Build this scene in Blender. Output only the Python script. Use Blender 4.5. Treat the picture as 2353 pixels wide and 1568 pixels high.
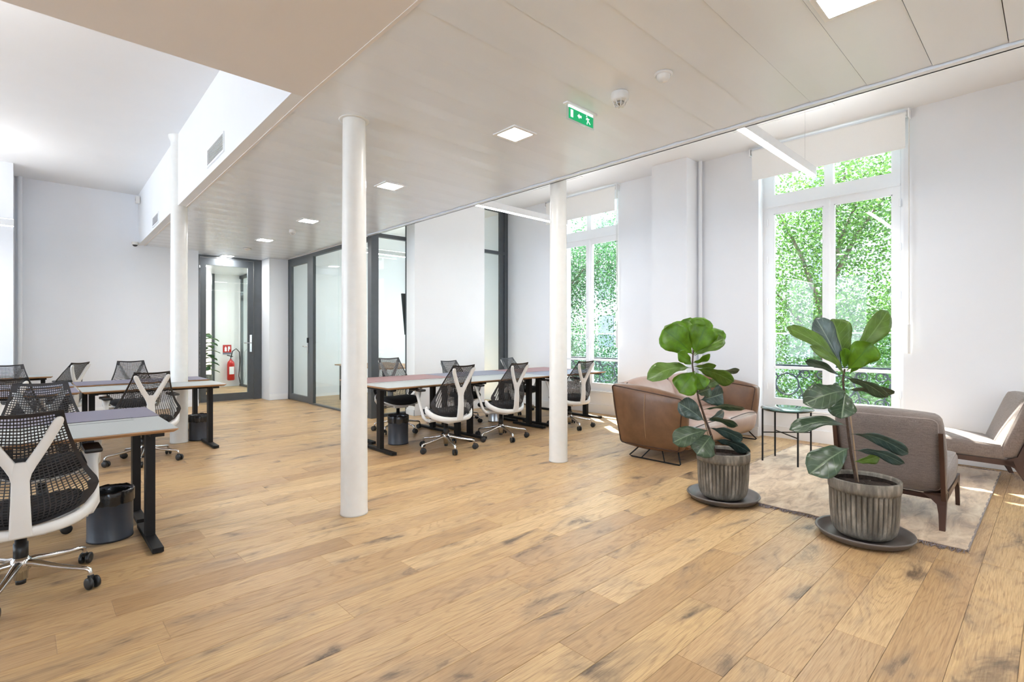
import bpy, bmesh, math, random
from mathutils import Vector, Matrix
random.seed(7)
PI = math.pi
scn = bpy.context.scene
for o in list(bpy.data.objects): bpy.data.objects.remove(o)
COL = scn.collection

# ------------------------------------------------------------------ camera
FPX, CXP, HYP, CAMH = 1183.02, 1176.5, 773.0, 1.33
YAW = math.radians(43.343)
SN, CS = math.sin(YAW), math.cos(YAW)
cam = bpy.data.cameras.new('camera'); camo = bpy.data.objects.new('camera', cam); COL.objects.link(camo)
camo.location = (0, 0, CAMH); camo.rotation_euler = (PI/2, 0, -YAW)
cam.sensor_width = 36; cam.lens = FPX/2353*36; cam.shift_y = -11.0/2353
cam.clip_start = 0.05; cam.clip_end = 300
scn.camera = camo
def at(px, py, d):                      # point seen at pixel px,py at depth d
    r = (px-CXP)/FPX*d; z = CAMH-(py-HYP)/FPX*d
    return Vector((SN*d+CS*r, CS*d-SN*r, z))

# ------------------------------------------------------------------ world, sun, exposure
w = bpy.data.worlds.new('sky'); scn.world = w; w.use_nodes = True
nt = w.node_tree; nt.nodes.clear()
out = nt.nodes.new('ShaderNodeOutputWorld'); bg = nt.nodes.new('ShaderNodeBackground')
bg.inputs[0].default_value = (0.72, 0.86, 1.0, 1); bg.inputs[1].default_value = 7.9
nt.links.new(bg.outputs[0], out.inputs[0])
sl = bpy.data.lights.new('sun', 'SUN'); so = bpy.data.objects.new('sun', sl); COL.objects.link(so)
sl.energy = 34; sl.angle = math.radians(0.6); sl.color = (1, .95, .86)
so.rotation_euler = Vector((-.47, -.60, -1)).to_track_quat('-Z', 'Y').to_euler()
so.location = (14, 14, 20)
vs = scn.view_settings
vs.view_transform = 'Standard'; vs.look = 'None'; vs.gamma = 1; vs.use_curve_mapping = False
vs.exposure = 0.32
cy = scn.cycles
cy.max_bounces = 12; cy.diffuse_bounces = 7; cy.glossy_bounces = 4; cy.transmission_bounces = 6
cy.transparent_max_bounces = 24; cy.sample_clamp_indirect = 6; cy.caustics_reflective = False; cy.caustics_refractive = False
try:
    cy.use_denoising = True; cy.denoiser = 'OPENIMAGEDENOISE'
except Exception: pass

# ------------------------------------------------------------------ materials
def new_mat(name):
    m = bpy.data.materials.new(name); m.use_nodes = True
    n = m.node_tree.nodes; b = n.get('Principled BSDF')
    return m, m.node_tree, b
def node(t, kind, **kw):
    n = t.nodes.new(kind)
    for k, v in kw.items():
        if k in ('ins',):
            for i, x in v.items(): n.inputs[i].default_value = x
        else: setattr(n, k, v)
    return n
def ramp(t, stops):
    r = t.nodes.new('ShaderNodeValToRGB'); e = r.color_ramp.elements
    while len(e) > 1: e.remove(e[-1])
    e[0].position = stops[0][0]; e[0].color = (*stops[0][1], 1)
    for p, c in stops[1:]:
        x = e.new(p); x.color = (*c, 1)
    return r
def mat(name, col, rough=.5, metal=0, var=.04, scale=20, bump=0, bscale=80, stretch=None, spec=.5, coat=0, sss=0):
    m, t, b = new_mat(name)
    tc = node(t, 'ShaderNodeTexCoord'); mp = node(t, 'ShaderNodeMapping')
    t.links.new(tc.outputs['Object'], mp.inputs[0])
    if stretch: mp.inputs['Scale'].default_value = stretch
    nz = node(t, 'ShaderNodeTexNoise', ins={'Scale': scale, 'Detail': 4})
    t.links.new(mp.outputs[0], nz.inputs['Vector'])
    lo = tuple(max(0, c*(1-var)) for c in col); hi = tuple(min(1, c*(1+var)) for c in col)
    r = ramp(t, [(.3, lo), (.7, hi)])
    t.links.new(nz.outputs[0], r.inputs[0]); t.links.new(r.outputs[0], b.inputs['Base Color'])
    b.inputs['Roughness'].default_value = rough; b.inputs['Metallic'].default_value = metal
    b.inputs['Specular IOR Level'].default_value = spec; b.inputs['Coat Weight'].default_value = coat
    if bump:
        n2 = node(t, 'ShaderNodeTexNoise', ins={'Scale': bscale, 'Detail': 3})
        t.links.new(mp.outputs[0], n2.inputs['Vector'])
        bp = node(t, 'ShaderNodeBump', ins={'Strength': bump, 'Distance': .002})
        t.links.new(n2.outputs[0], bp.inputs['Height']); t.links.new(bp.outputs[0], b.inputs['Normal'])
    return m
def emit(name, col, s):
    m, t, b = new_mat(name); t.nodes.remove(b)
    e = node(t, 'ShaderNodeEmission', ins={0: (*col, 1), 1: s})
    t.links.new(e.outputs[0], t.nodes['Material Output'].inputs[0]); return m
def glass(name, tint, ior=1.45, rough=0.0, gl=1.0):
    m, t, b = new_mat(name); t.nodes.remove(b)
    tr = node(t, 'ShaderNodeBsdfTransparent', ins={0: (*tint, 1)})
    g = node(t, 'ShaderNodeBsdfGlossy', ins={'Roughness': rough, 0: (gl, gl, gl, 1)})
    f = node(t, 'ShaderNodeFresnel', ins={0: ior}); mx = node(t, 'ShaderNodeMixShader')
    ge = node(t, 'ShaderNodeNewGeometry'); iv = node(t, 'ShaderNodeMath', operation='SUBTRACT', ins={0: 1.0}); t.links.new(ge.outputs['Backfacing'], iv.inputs[1])
    ml = node(t, 'ShaderNodeMath', operation='MULTIPLY'); t.links.new(f.outputs[0], ml.inputs[0]); t.links.new(iv.outputs[0], ml.inputs[1])
    t.links.new(ml.outputs[0], mx.inputs[0]); t.links.new(tr.outputs[0], mx.inputs[1]); t.links.new(g.outputs[0], mx.inputs[2])
    t.links.new(mx.outputs[0], t.nodes['Material Output'].inputs[0]); return m

def wood_floor():
    m, t, b = new_mat('oak floor'); L = t.links.new
    geo = node(t, 'ShaderNodeNewGeometry'); oi = node(t, 'ShaderNodeObjectInfo')
    rnd = node(t, 'ShaderNodeMath', operation='ADD'); L(oi.outputs['Random'], rnd.inputs[0]); L(geo.outputs['Random Per Island'], rnd.inputs[1])
    fr = node(t, 'ShaderNodeMath', operation='FRACT'); L(rnd.outputs[0], fr.inputs[0])
    off = node(t, 'ShaderNodeCombineXYZ'); mu = node(t, 'ShaderNodeMath', operation='MULTIPLY', ins={1: 61.0}); L(fr.outputs[0], mu.inputs[0])
    L(mu.outputs[0], off.inputs[0]); L(mu.outputs[0], off.inputs[2])
    add = node(t, 'ShaderNodeVectorMath', operation='ADD'); L(geo.outputs['Position'], add.inputs[0]); L(off.outputs[0], add.inputs[1])
    # fine fibre grain
    mp = node(t, 'ShaderNodeMapping', ins={'Scale': (2.6, 70, 1)}); L(add.outputs[0], mp.inputs[0])
    n1 = node(t, 'ShaderNodeTexNoise', ins={'Scale': 3.0, 'Detail': 8, 'Roughness': .62}); L(mp.outputs[0], n1.inputs['Vector'])
    # cathedral figure
    mp2 = node(t, 'ShaderNodeMapping', ins={'Scale': (.50, 3.4, 1)}); L(add.outputs[0], mp2.inputs[0])
    n2 = node(t, 'ShaderNodeTexNoise', ins={'Scale': 1.15, 'Detail': 2.5, 'Roughness': .45, 'Distortion': .35}); L(mp2.outputs[0], n2.inputs['Vector'])
    ml = node(t, 'ShaderNodeMath', operation='MULTIPLY', ins={1: 30.0}); L(n2.outputs[0], ml.inputs[0])
    sn = node(t, 'ShaderNodeMath', operation='SINE'); ml2 = node(t, 'ShaderNodeMath', operation='MULTIPLY', ins={1: 6.283}); L(ml.outputs[0], ml2.inputs[0]); L(ml2.outputs[0], sn.inputs[0])
    ring = node(t, 'ShaderNodeMapRange', ins={1: .35, 2: 1.0, 3: 0.0, 4: 1.0}); L(sn.outputs[0], ring.inputs[0])
    rm = node(t, 'ShaderNodeMath', operation='MULTIPLY'); L(ring.outputs[0], rm.inputs[0])
    brk = node(t, 'ShaderNodeMapRange', ins={1: .38, 2: .62, 3: .15, 4: 1.0}); L(n1.outputs[0], brk.inputs[0]); L(brk.outputs[0], rm.inputs[1])
    # dark knots and smoky patches
    mp3 = node(t, 'ShaderNodeMapping', ins={'Scale': (1.25, 3.0, 1)}); L(add.outputs[0], mp3.inputs[0])
    n3 = node(t, 'ShaderNodeTexNoise', ins={'Scale': 1.7, 'Detail': 7, 'Roughness': .58, 'Distortion': .5}); L(mp3.outputs[0], n3.inputs['Vector'])
    kn = node(t, 'ShaderNodeMapRange', ins={1: .61, 2: .70, 3: 0.0, 4: 1.0}); L(n3.outputs[0], kn.inputs[0])
    sm = node(t, 'ShaderNodeMapRange', ins={1: .50, 2: .64, 3: 0.0, 4: .42}); L(n3.outputs[0], sm.inputs[0])
    # plank base tone
    base = ramp(t, [(0, (.42, .265, .125)), (.22, (.55, .370, .185)), (.45, (.61, .420, .205)), (.62, (.47, .315, .170)), (.8, (.57, .385, .195)), (1, (.70, .500, .265))])
    L(fr.outputs[0], base.inputs[0])
    def mix(fac, a, bcol, fcol=None):
        x = node(t, 'ShaderNodeMix', data_type='RGBA'); x.clamp_factor = True
        if isinstance(fac, (int, float)): x.inputs[0].default_value = fac
        else: L(fac, x.inputs[0])
        L(a, x.inputs[6]); x.inputs[7].default_value = (*bcol, 1); return x.outputs[2]
    gr = node(t, 'ShaderNodeMapRange', ins={1: .35, 2: .7, 3: 0.0, 4: .55}); L(n1.outputs[0], gr.inputs[0])
    c = mix(gr.outputs[0], base.outputs[0], (.27, .145, .07))
    rf = node(t, 'ShaderNodeMath', operation='MULTIPLY', ins={1: .46}); L(rm.outputs[0], rf.inputs[0])
    c = mix(rf.outputs[0], c, (.21, .115, .055))
    c = mix(sm.outputs[0], c, (.20, .14, .10))
    kf = node(t, 'ShaderNodeMath', operation='MULTIPLY', ins={1: .85}); L(kn.outputs[0], kf.inputs[0])
    c = mix(kf.outputs[0], c, (.07, .045, .03))
    L(c, b.inputs['Base Color'])
    b.inputs['Roughness'].default_value = .38
    rr = node(t, 'ShaderNodeMapRange', ins={1: .3, 2: .7, 3: .30, 4: .48}); L(n1.outputs[0], rr.inputs[0]); L(rr.outputs[0], b.inputs['Roughness'])
    b.inputs['Specular IOR Level'].default_value = .32
    bp = node(t, 'ShaderNodeBump', ins={'Strength': .18, 'Distance': .002}); L(n1.outputs[0], bp.inputs['Height']); L(bp.outputs[0], b.inputs['Normal'])
    return m

M = {}
M['oak'] = wood_floor()
M['wall'] = mat('white wall paint', (.80, .82, .86), .7, var=.012, scale=1.5, bump=.05, bscale=300)
M['pier'] = mat('bright white pier paint', (.92, .92, .93), .65, var=.01, scale=2)
M['plaster'] = mat('soffit plaster', (.80, .765, .745), .75, var=.012, scale=2, bump=.04, bscale=300)
M['ceilw'] = mat('white ceiling plaster', (.83, .84, .86), .75, var=.01, scale=2)
M['metalceil'] = mat('lacquered metal ceiling', (.85, .90, .97), .27, var=.015, scale=2, spec=.7)
M['joint'] = mat('dark joint', (.10, .09, .09), .9)
M['column'] = mat('column gloss paint', (.80, .79, .76), .28, var=.02, scale=14, bump=.12, bscale=14)
M['white'] = mat('white lacquered joinery', (.86, .87, .89), .35, var=.01, scale=4)
M['anth'] = mat('anthracite metal frame', (.065, .075, .085), .38, var=.06, scale=10)
M['black'] = mat('black powder coat', (.008, .007, .007), .55, var=.1, scale=30, spec=.25)
M['blackp'] = mat('black plastic', (.012, .012, .013), .42, var=.1, scale=30)
M['lattice'] = mat('black elastomer', (.018, .017, .020), .5, var=.1, scale=30)
M['fabricb'] = mat('black seat fabric', (.010, .010, .012), .9, var=.2, scale=60, bump=.3, bscale=900)
M['wplast'] = mat('white chair plastic', (.74, .73, .71), .38, var=.015, scale=10)
M['chrome'] = mat('polished aluminium', (.72, .71, .71), .12, metal=1, var=.03, scale=20)
M['steel'] = mat('brushed steel', (.55, .55, .56), .3, metal=1, var=.05, scale=20)
M['lino_grey'] = mat('grey linoleum', (.37, .395, .395), .5, var=.05, scale=300, spec=.4)
M['lino_violet'] = mat('violet grey linoleum', (.165, .155, .215), .48, var=.05, scale=300, spec=.4)
M['lino_red'] = mat('burgundy linoleum', (.27, .145, .145), .48, var=.05, scale=300, spec=.4)
M['lino_blue'] = mat('slate blue linoleum', (.20, .215, .28), .48, var=.05, scale=300, spec=.4)
M['ply'] = mat('oak plywood edge', (.42, .235, .115), .5, var=.35, scale=6, stretch=(1, 1, 60))
M['bin'] = mat('slate grey painted steel', (.040, .046, .060), .42, var=.08, scale=12)
M['bag'] = mat('black bin liner film', (.012, .012, .013), .18, var=.2, scale=20, bump=.9, bscale=38)
def leather(name, c1, c2):
    m, t, b = new_mat(name); L = t.links.new
    tc = node(t, 'ShaderNodeTexCoord'); n = node(t, 'ShaderNodeTexNoise', ins={'Scale': 3.2, 'Detail': 7, 'Roughness': .62, 'Distortion': .3}); L(tc.outputs['Object'], n.inputs['Vector'])
    r = ramp(t, [(.3, c1), (.72, c2)]); L(n.outputs[0], r.inputs[0]); L(r.outputs[0], b.inputs['Base Color'])
    v = node(t, 'ShaderNodeTexVoronoi', ins={'Scale': 190}); L(tc.outputs['Object'], v.inputs['Vector'])
    bp = node(t, 'ShaderNodeBump', ins={'Strength': .16, 'Distance': .001}); L(v.outputs[0], bp.inputs['Height']); L(bp.outputs[0], b.inputs['Normal'])
    b.inputs['Roughness'].default_value = .36; b.inputs['Specular IOR Level'].default_value = .6
    return m
M['leather'] = leather('cognac leather', (.095, .044, .020), (.21, .108, .055))
M['leather2'] = leather('worn tan leather', (.31, .20, .155), (.40, .285, .23))
M['piping'] = mat('dark leather piping', (.045, .02, .012), .5)
M['stitch'] = mat('pale stitching', (.42, .27, .15), .6)
def tweed(name, c1, c2):
    m, t, b = new_mat(name); L = t.links.new
    tc = node(t, 'ShaderNodeTexCoord'); hs = []
    for sc in ((14, 14, 420), (360, 360, 26)):
        mp = node(t, 'ShaderNodeMapping', ins={'Scale': sc}); L(tc.outputs['Object'], mp.inputs[0])
        n = node(t, 'ShaderNodeTexNoise', ins={'Scale': 1.6, 'Detail': 4}); L(mp.outputs[0], n.inputs['Vector']); hs.append(n)
    a = node(t, 'ShaderNodeMath', operation='ADD'); L(hs[0].outputs[0], a.inputs[0]); L(hs[1].outputs[0], a.inputs[1])
    r = ramp(t, [(.38, c1), (.62, c2)]); h = node(t, 'ShaderNodeMath', operation='MULTIPLY', ins={1: .5}); L(a.outputs[0], h.inputs[0]); L(h.outputs[0], r.inputs[0])
    L(r.outputs[0], b.inputs['Base Color']); b.inputs['Roughness'].default_value = .9; b.inputs['Sheen Weight'].default_value = .25
    bp = node(t, 'ShaderNodeBump', ins={'Strength': .3, 'Distance': .001}); L(h.outputs[0], bp.inputs['Height']); L(bp.outputs[0], b.inputs['Normal'])
    return m
M['tweed'] = tweed('grey brown woven upholstery', (.115, .090, .078), (.26, .215, .195))
M['pipefab'] = mat('light piping fabric', (.30, .255, .235), .85)
M['walnut'] = mat('walnut', (.050, .022, .014), .38, var=.35, scale=7, stretch=(1, 1, .15))
M['marble'] = mat('green marble', (.045, .105, .095), .08, var=.75, scale=7, coat=.6)
def rugmat():
    m, t, b = new_mat('silky rug pile'); L = t.links.new
    tc = node(t, 'ShaderNodeTexCoord'); mp = node(t, 'ShaderNodeMapping', ins={'Scale': (1.4, 4.2, 1)}); L(tc.outputs['Object'], mp.inputs[0])
    n = node(t, 'ShaderNodeTexNoise', ins={'Scale': 2.3, 'Detail': 8, 'Roughness': .66, 'Distortion': .6}); L(mp.outputs[0], n.inputs['Vector'])
    r = ramp(t, [(.36, (.30, .18, .09)), (.5, (.56, .395, .235)), (.63, (.70, .55, .375))]); L(n.outputs[0], r.inputs[0]); L(r.outputs[0], b.inputs['Base Color'])
    b.inputs['Roughness'].default_value = .8; b.inputs['Sheen Weight'].default_value = .5
    n2 = node(t, 'ShaderNodeTexNoise', ins={'Scale': 260, 'Detail': 2}); L(tc.outputs['Object'], n2.inputs['Vector'])
    bp = node(t, 'ShaderNodeBump', ins={'Strength': .5, 'Distance': .003}); L(n2.outputs[0], bp.inputs['Height']); L(bp.outputs[0], b.inputs['Normal'])
    return m
M['rug'] = rugmat()
M['fringe'] = mat('grey mauve fringe yarn', (.23, .19, .20), .9, var=.2, scale=90)
M['pot'] = None
def potmat():
    m, t, b = new_mat('weathered zinc grey pot'); L = t.links.new
    tc = node(t, 'ShaderNodeTexCoord'); mp = node(t, 'ShaderNodeMapping', ins={'Scale': (9, 9, 2.2)}); L(tc.outputs['Object'], mp.inputs[0])
    n = node(t, 'ShaderNodeTexNoise', ins={'Scale': 2.2, 'Detail': 7, 'Roughness': .65}); L(mp.outputs[0], n.inputs['Vector'])
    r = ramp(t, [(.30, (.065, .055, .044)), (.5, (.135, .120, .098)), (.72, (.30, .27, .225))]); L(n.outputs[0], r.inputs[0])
    ge = node(t, 'ShaderNodeNewGeometry'); pr = node(t, 'ShaderNodeMapRange', ins={1: .42, 2: .52, 3: .30, 4: 1.25}); L(ge.outputs['Pointiness'], pr.inputs[0])  # pointiness paints shade into the flute grooves and lifts the ridges
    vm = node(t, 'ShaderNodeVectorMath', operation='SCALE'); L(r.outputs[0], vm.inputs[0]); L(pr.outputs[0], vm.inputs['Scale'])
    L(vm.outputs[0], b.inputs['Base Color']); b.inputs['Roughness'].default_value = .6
    bp = node(t, 'ShaderNodeBump', ins={'Strength': .25, 'Distance': .003}); L(n.outputs[0], bp.inputs['Height']); L(bp.outputs[0], b.inputs['Normal'])
    return m
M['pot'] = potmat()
M['saucer'] = mat('taupe plastic saucer', (.14, .122, .112), .45, var=.06, scale=10)
M['soil'] = mat('dark potting soil', (.022, .013, .009), .95, var=.6, scale=60, bump=1, bscale=90)
M['stem'] = mat('brown woody stem', (.060, .036, .024), .8, var=.35, scale=40, bump=.5, bscale=60)
M['cane'] = mat('tan support cane', (.33, .235, .15), .6, var=.2, scale=30, stretch=(1, 1, .1))
def leafmat(name, top, vein, rough=.34, trans=.25):
    m, t, b = new_mat(name); L = t.links.new
    uv = node(t, 'ShaderNodeUVMap'); uv.uv_map = 'uv'
    sx = node(t, 'ShaderNodeSeparateXYZ'); L(uv.outputs[0], sx.inputs[0])
    ab = node(t, 'ShaderNodeMath', operation='ABSOLUTE'); L(sx.outputs[0], ab.inputs[0])
    # side veins: fract(v*7 - |u|*1.3)
    m1 = node(t, 'ShaderNodeMath', operation='MULTIPLY', ins={1: 6.5}); L(sx.outputs[1], m1.inputs[0])
    m2 = node(t, 'ShaderNodeMath', operation='MULTIPLY', ins={1: 1.6}); L(ab.outputs[0], m2.inputs[0])
    sb = node(t, 'ShaderNodeMath', operation='SUBTRACT'); L(m1.outputs[0], sb.inputs[0]); L(m2.outputs[0], sb.inputs[1])
    pp = node(t, 'ShaderNodeMath', operation='PINGPONG', ins={1: .5}); L(sb.outputs[0], pp.inputs[0])
    vn = node(t, 'ShaderNodeMapRange', ins={1: .0, 2: .05, 3: .75, 4: 0.0}); L(pp.outputs[0], vn.inputs[0])
    md = node(t, 'ShaderNodeMapRange', ins={1: .025, 2: .075, 3: 1.0, 4: 0.0}); L(ab.outputs[0], md.inputs[0])
    mx = node(t, 'ShaderNodeMath', operation='MAXIMUM'); L(vn.outputs[0], mx.inputs[0]); L(md.outputs[0], mx.inputs[1])
    tc = node(t, 'ShaderNodeTexCoord'); n = node(t, 'ShaderNodeTexNoise', ins={'Scale': 18, 'Detail': 4}); L(tc.outputs['Object'], n.inputs['Vector'])
    r = ramp(t, [(.3, tuple(c*.72 for c in top)), (.7, tuple(min(1, c*1.2) for c in top))]); L(n.outputs[0], r.inputs[0])
    x = node(t, 'ShaderNodeMix', data_type='RGBA'); L(mx.outputs[0], x.inputs[0]); L(r.outputs[0], x.inputs[6]); x.inputs[7].default_value = (*vein, 1)
    L(x.outputs[2], b.inputs['Base Color']); b.inputs['Roughness'].default_value = rough; b.inputs['Specular IOR Level'].default_value = .5
    bp = node(t, 'ShaderNodeBump', ins={'Strength': .35, 'Distance': .002}); L(mx.outputs[0], bp.inputs['Height']); bp.invert = True; L(bp.outputs[0], b.inputs['Normal'])
    tl = node(t, 'ShaderNodeBsdfTranslucent'); L(x.outputs[2], tl.inputs[0])
    ms = node(t, 'ShaderNodeMixShader', ins={0: trans}); L(b.outputs[0], ms.inputs[1]); L(tl.outputs[0], ms.inputs[2])
    L(ms.outputs[0], t.nodes['Material Output'].inputs[0]); return m
M['leaf_young'] = leafmat('bright young leaf', (.135, .30, .014), (.10, .25, .02), trans=.42)
M['leaf_mid'] = leafmat('mid green leaf', (.115, .215, .030), (.20, .32, .09), trans=.3)
M['leaf_old'] = leafmat('grey green leaf', (.052, .088, .048), (.17, .23, .14), rough=.3, trans=.12)
M['leaf_blue'] = leafmat('dusty blue green leaf', (.060, .095, .085), (.16, .22, .18), rough=.26, trans=.08)
M['gwin'] = glass('window glass', (.97, .99, .985), 1.45)
M['gpart'] = glass('greenish partition glass', (.94, .98, .972), 1.42)
M['gguard'] = glass('guard glass', (.90, .95, .96), 1.4)
M['blind'] = mat('translucent blind fabric', (.88, .88, .87), .9, var=.02, scale=200)
M['led'] = emit('led panel diffuser', (1, .98, .95), 165)
M['ledlin'] = emit('linear diffuser', (1, .99, .98), 48)
M['red'] = mat('fire red enamel', (.50, .018, .015), .3)
M['screen'] = mat('screen back', (.02, .024, .028), .4)
M['green'] = None
m_, t_, b_ = new_mat('lit green sign face'); b_.inputs['Base Color'].default_value = (.0, .27, .10, 1)
b_.inputs['Emission Color'].default_value = (.0, .30, .11, 1); b_.inputs['Emission Strength'].default_value = .7; M['green'] = m_
M['signw'] = emit('lit white sign mark', (.9, 1, .95), 1.0)
M['iron'] = mat('dark wrought iron', (.016, .022, .030), .45, metal=.3, var=.2, scale=20)
M['bark'] = mat('tree bark', (.16, .125, .095), .9, var=.4, scale=6, bump=.8, bscale=14)
M['stone'] = mat('pale limestone facade', (.30, .30, .30), .8, var=.12, scale=1.2)
M['street'] = mat('pale pavement', (.16, .17, .18), .85, var=.15, scale=1.5)
M['stonew'] = mat('white rendered reveal', (.45, .44, .42), .8, var=.04, scale=3)
def treeleaf(name, c):
    m, t, b = new_mat(name); L = t.links.new
    g = node(t, 'ShaderNodeNewGeometry'); r = ramp(t, [(0, tuple(x*.6 for x in c)), (1, tuple(x*1.5 for x in c))]); L(g.outputs['Random Per Island'], r.inputs[0])
    L(r.outputs[0], b.inputs['Base Color']); b.inputs['Roughness'].default_value = .5
    tl = node(t, 'ShaderNodeBsdfTranslucent'); L(r.outputs[0], tl.inputs[0])
    ms = node(t, 'ShaderNodeMixShader', ins={0: .45}); L(b.outputs[0], ms.inputs[1]); L(tl.outputs[0], ms.inputs[2])
    L(ms.outputs[0], t.nodes['Material Output'].inputs[0]); return m
M['tree1'] = treeleaf('plane tree leaves', (.072, .160, .028))
M['tree2'] = treeleaf('darker tree leaves', (.048, .125, .046))

# ------------------------------------------------------------------ mesh builder
class MB:
    def __init__(s): s.v = []; s.f = []; s.sm = []; s.uv = {}
    def add(s, vs, fs, smooth=False):
        o = len(s.v); s.v += [tuple(p) for p in vs]
        for f in fs: s.f.append(tuple(i+o for i in f)); s.sm.append(smooth)
        return o
    def box(s, a, b, bev=0, T=None):
        x0, y0, z0 = a; x1, y1, z1 = b
        if x0 > x1: x0, x1 = x1, x0
        if y0 > y1: y0, y1 = y1, y0
        if z0 > z1: z0, z1 = z1, z0
        if bev:
            bm = bmesh.new(); bmesh.ops.create_cube(bm, size=1)
            for v in bm.verts: v.co = Vector(((x0+x1)/2+v.co.x*(x1-x0), (y0+y1)/2+v.co.y*(y1-y0), (z0+z1)/2+v.co.z*(z1-z0)))
            bmesh.ops.bevel(bm, geom=bm.edges[:], offset=bev, segments=2, profile=.6, affect='EDGES')
            bm.verts.index_update()
            vs = [v.co.copy() for v in bm.verts]; fs = [[v.index for v in f.verts] for f in bm.faces]; bm.free()
        else:
            vs = [Vector(p) for p in ((x0,y0,z0),(x1,y0,z0),(x1,y1,z0),(x0,y1,z0),(x0,y0,z1),(x1,y0,z1),(x1,y1,z1),(x0,y1,z1))]
            fs = [(0,3,2,1),(4,5,6,7),(0,1,5,4),(1,2,6,5),(2,3,7,6),(3,0,4,7)]
        if T: vs = [T @ v for v in vs]
        s.add(vs, fs); return s
    def tube(s, pts, r, n=8, cap=True, closed=False, flat=None):
        pts = [Vector(p) for p in pts]; N = len(pts)
        rs = r if isinstance(r, (list, tuple)) else [r]*N
        rings = []; prev = None
        for i, p in enumerate(pts):
            if closed: tdir = (pts[(i+1) % N]-pts[i-1])
            else: tdir = pts[min(i+1, N-1)]-pts[max(i-1, 0)]
            tdir.normalize()
            if prev is None:
                up = Vector((0, 0, 1)) if abs(tdir.z) < .9 else Vector((0, 1, 0))
            else: up = prev
            a = tdir.cross(up)
            if a.length < 1e-5: a = tdir.cross(Vector((1, 0, 0)))
            a.normalize(); bb = a.cross(tdir).normalized(); prev = bb
            fl = flat or (1, 1)
            rings.append([p+a*math.cos(2*PI*k/n)*rs[i]*fl[0]+bb*math.sin(2*PI*k/n)*rs[i]*fl[1] for k in range(n)])
        vs = [q for rg in rings for q in rg]; fs = []
        for i in range(N if closed else N-1):
            j = (i+1) % N
            for k in range(n): fs.append((i*n+k, i*n+(k+1) % n, j*n+(k+1) % n, j*n+k))
        s.add(vs, fs, True)
        if cap and not closed:
            s.add(rings[0], [tuple(range(n))[::-1]]); s.add(rings[-1], [tuple(range(n))])
        return s
    def lathe(s, prof, n=24, c=(0, 0, 0), smooth=True, rmod=None, axis='z'):
        vs = []; fs = []
        for r, z in prof:
            for k in range(n):
                a = 2*PI*k/n; rr = r*(rmod(a, z) if rmod else 1)
                p = (rr*math.cos(a), rr*math.sin(a), z)
                if axis == 'x': p = (z, p[0], p[1])
                if axis == 'y': p = (p[0], z, p[1])
                vs.append((p[0]+c[0], p[1]+c[1], p[2]+c[2]))
        for i in range(len(prof)-1):
            for k in range(n): fs.append((i*n+k, i*n+(k+1) % n, (i+1)*n+(k+1) % n, (i+1)*n+k))
        s.add(vs, fs, smooth); return s
    def grid(s, rows, smooth=True, thick=0, nrm=None):
        R = len(rows); C = len(rows[0]); vs = [Vector(p) for r in rows for p in r]
        fs = [(i*C+j, i*C+j+1, (i+1)*C+j+1, (i+1)*C+j) for i in range(R-1) for j in range(C-1)]
        s.add(vs, fs, smooth); return s
    def prism(s, poly, a, b, axis='y'):          # poly in the plane perpendicular to axis
        def P(u, v, t): return {'y': (u, t, v), 'x': (t, u, v), 'z': (u, v, t)}[axis]
        n = len(poly); vs = [P(u, v, a) for u, v in poly]+[P(u, v, b) for u, v in poly]
        s.add(vs, [tuple(range(n)), tuple(range(2*n-1, n-1, -1))]+[(i, (i+1) % n, n+(i+1) % n, n+i) for i in range(n)]); return s
    def puff(s, c8, round_=.12, puff=.0, n=7, dims=None):
        """rounded, puffed block; c8 = corners in order (---,+--,++-,-+-,--+,+-+,+++,-++)"""
        c8 = [Vector(c) for c in c8]
        L = ((c8[1]-c8[0]).length/2, (c8[3]-c8[0]).length/2, (c8[4]-c8[0]).length/2)
        def tri(a, b, c):
            w = [(1-a)*(1-b)*(1-c), (1+a)*(1-b)*(1-c), (1+a)*(1+b)*(1-c), (1-a)*(1+b)*(1-c), (1-a)*(1-b)*(1+c), (1+a)*(1-b)*(1+c), (1+a)*(1+b)*(1+c), (1-a)*(1+b)*(1+c)]
            p = Vector()
            for x, q in zip(w, c8): p += q*(x/8)
            return p
        rr = round_
        rl = [min(rr/l, .95) for l in L]
        ts = [-1]; 
        ts = sorted(set([-1, -.97, -.88, -.7]+[i/n for i in range(-n+2, n-1)]+[.7, .88, .97, 1]))
        def f(p):
            q = [max(-(1-rl[i]), min(1-rl[i], p[i])) for i in range(3)]
            d = [(p[i]-q[i])/rl[i] for i in range(3)]
            l = math.sqrt(sum(x*x for x in d))
            if l > 1e-6: p = [q[i]+d[i]/l*rl[i]*min(1, max(abs(x) for x in d)) for i in range(3)]
            a, b, c = p
            pf = [puff/L[i] for i in range(3)]
            if puff:
                a2 = a+pf[0]*a*(1-b*b)*(1-c*c); b2 = b+pf[1]*b*(1-a*a)*(1-c*c); c2 = c+pf[2]*c*(1-a*a)*(1-b*b)
                a, b, c = a2, b2, c2
            return tri(a, b, c)
        for ax in range(3):
            for sg in (-1, 1):
                rows = []
                for u in ts:
                    row = []
                    for v in ts:
                        p = [0, 0, 0]; p[ax] = sg; p[(ax+1) % 3] = u; p[(ax+2) % 3] = v*sg
                        row.append(f(p))
                    rows.append(row)
                s.grid(rows)
        return s
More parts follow.
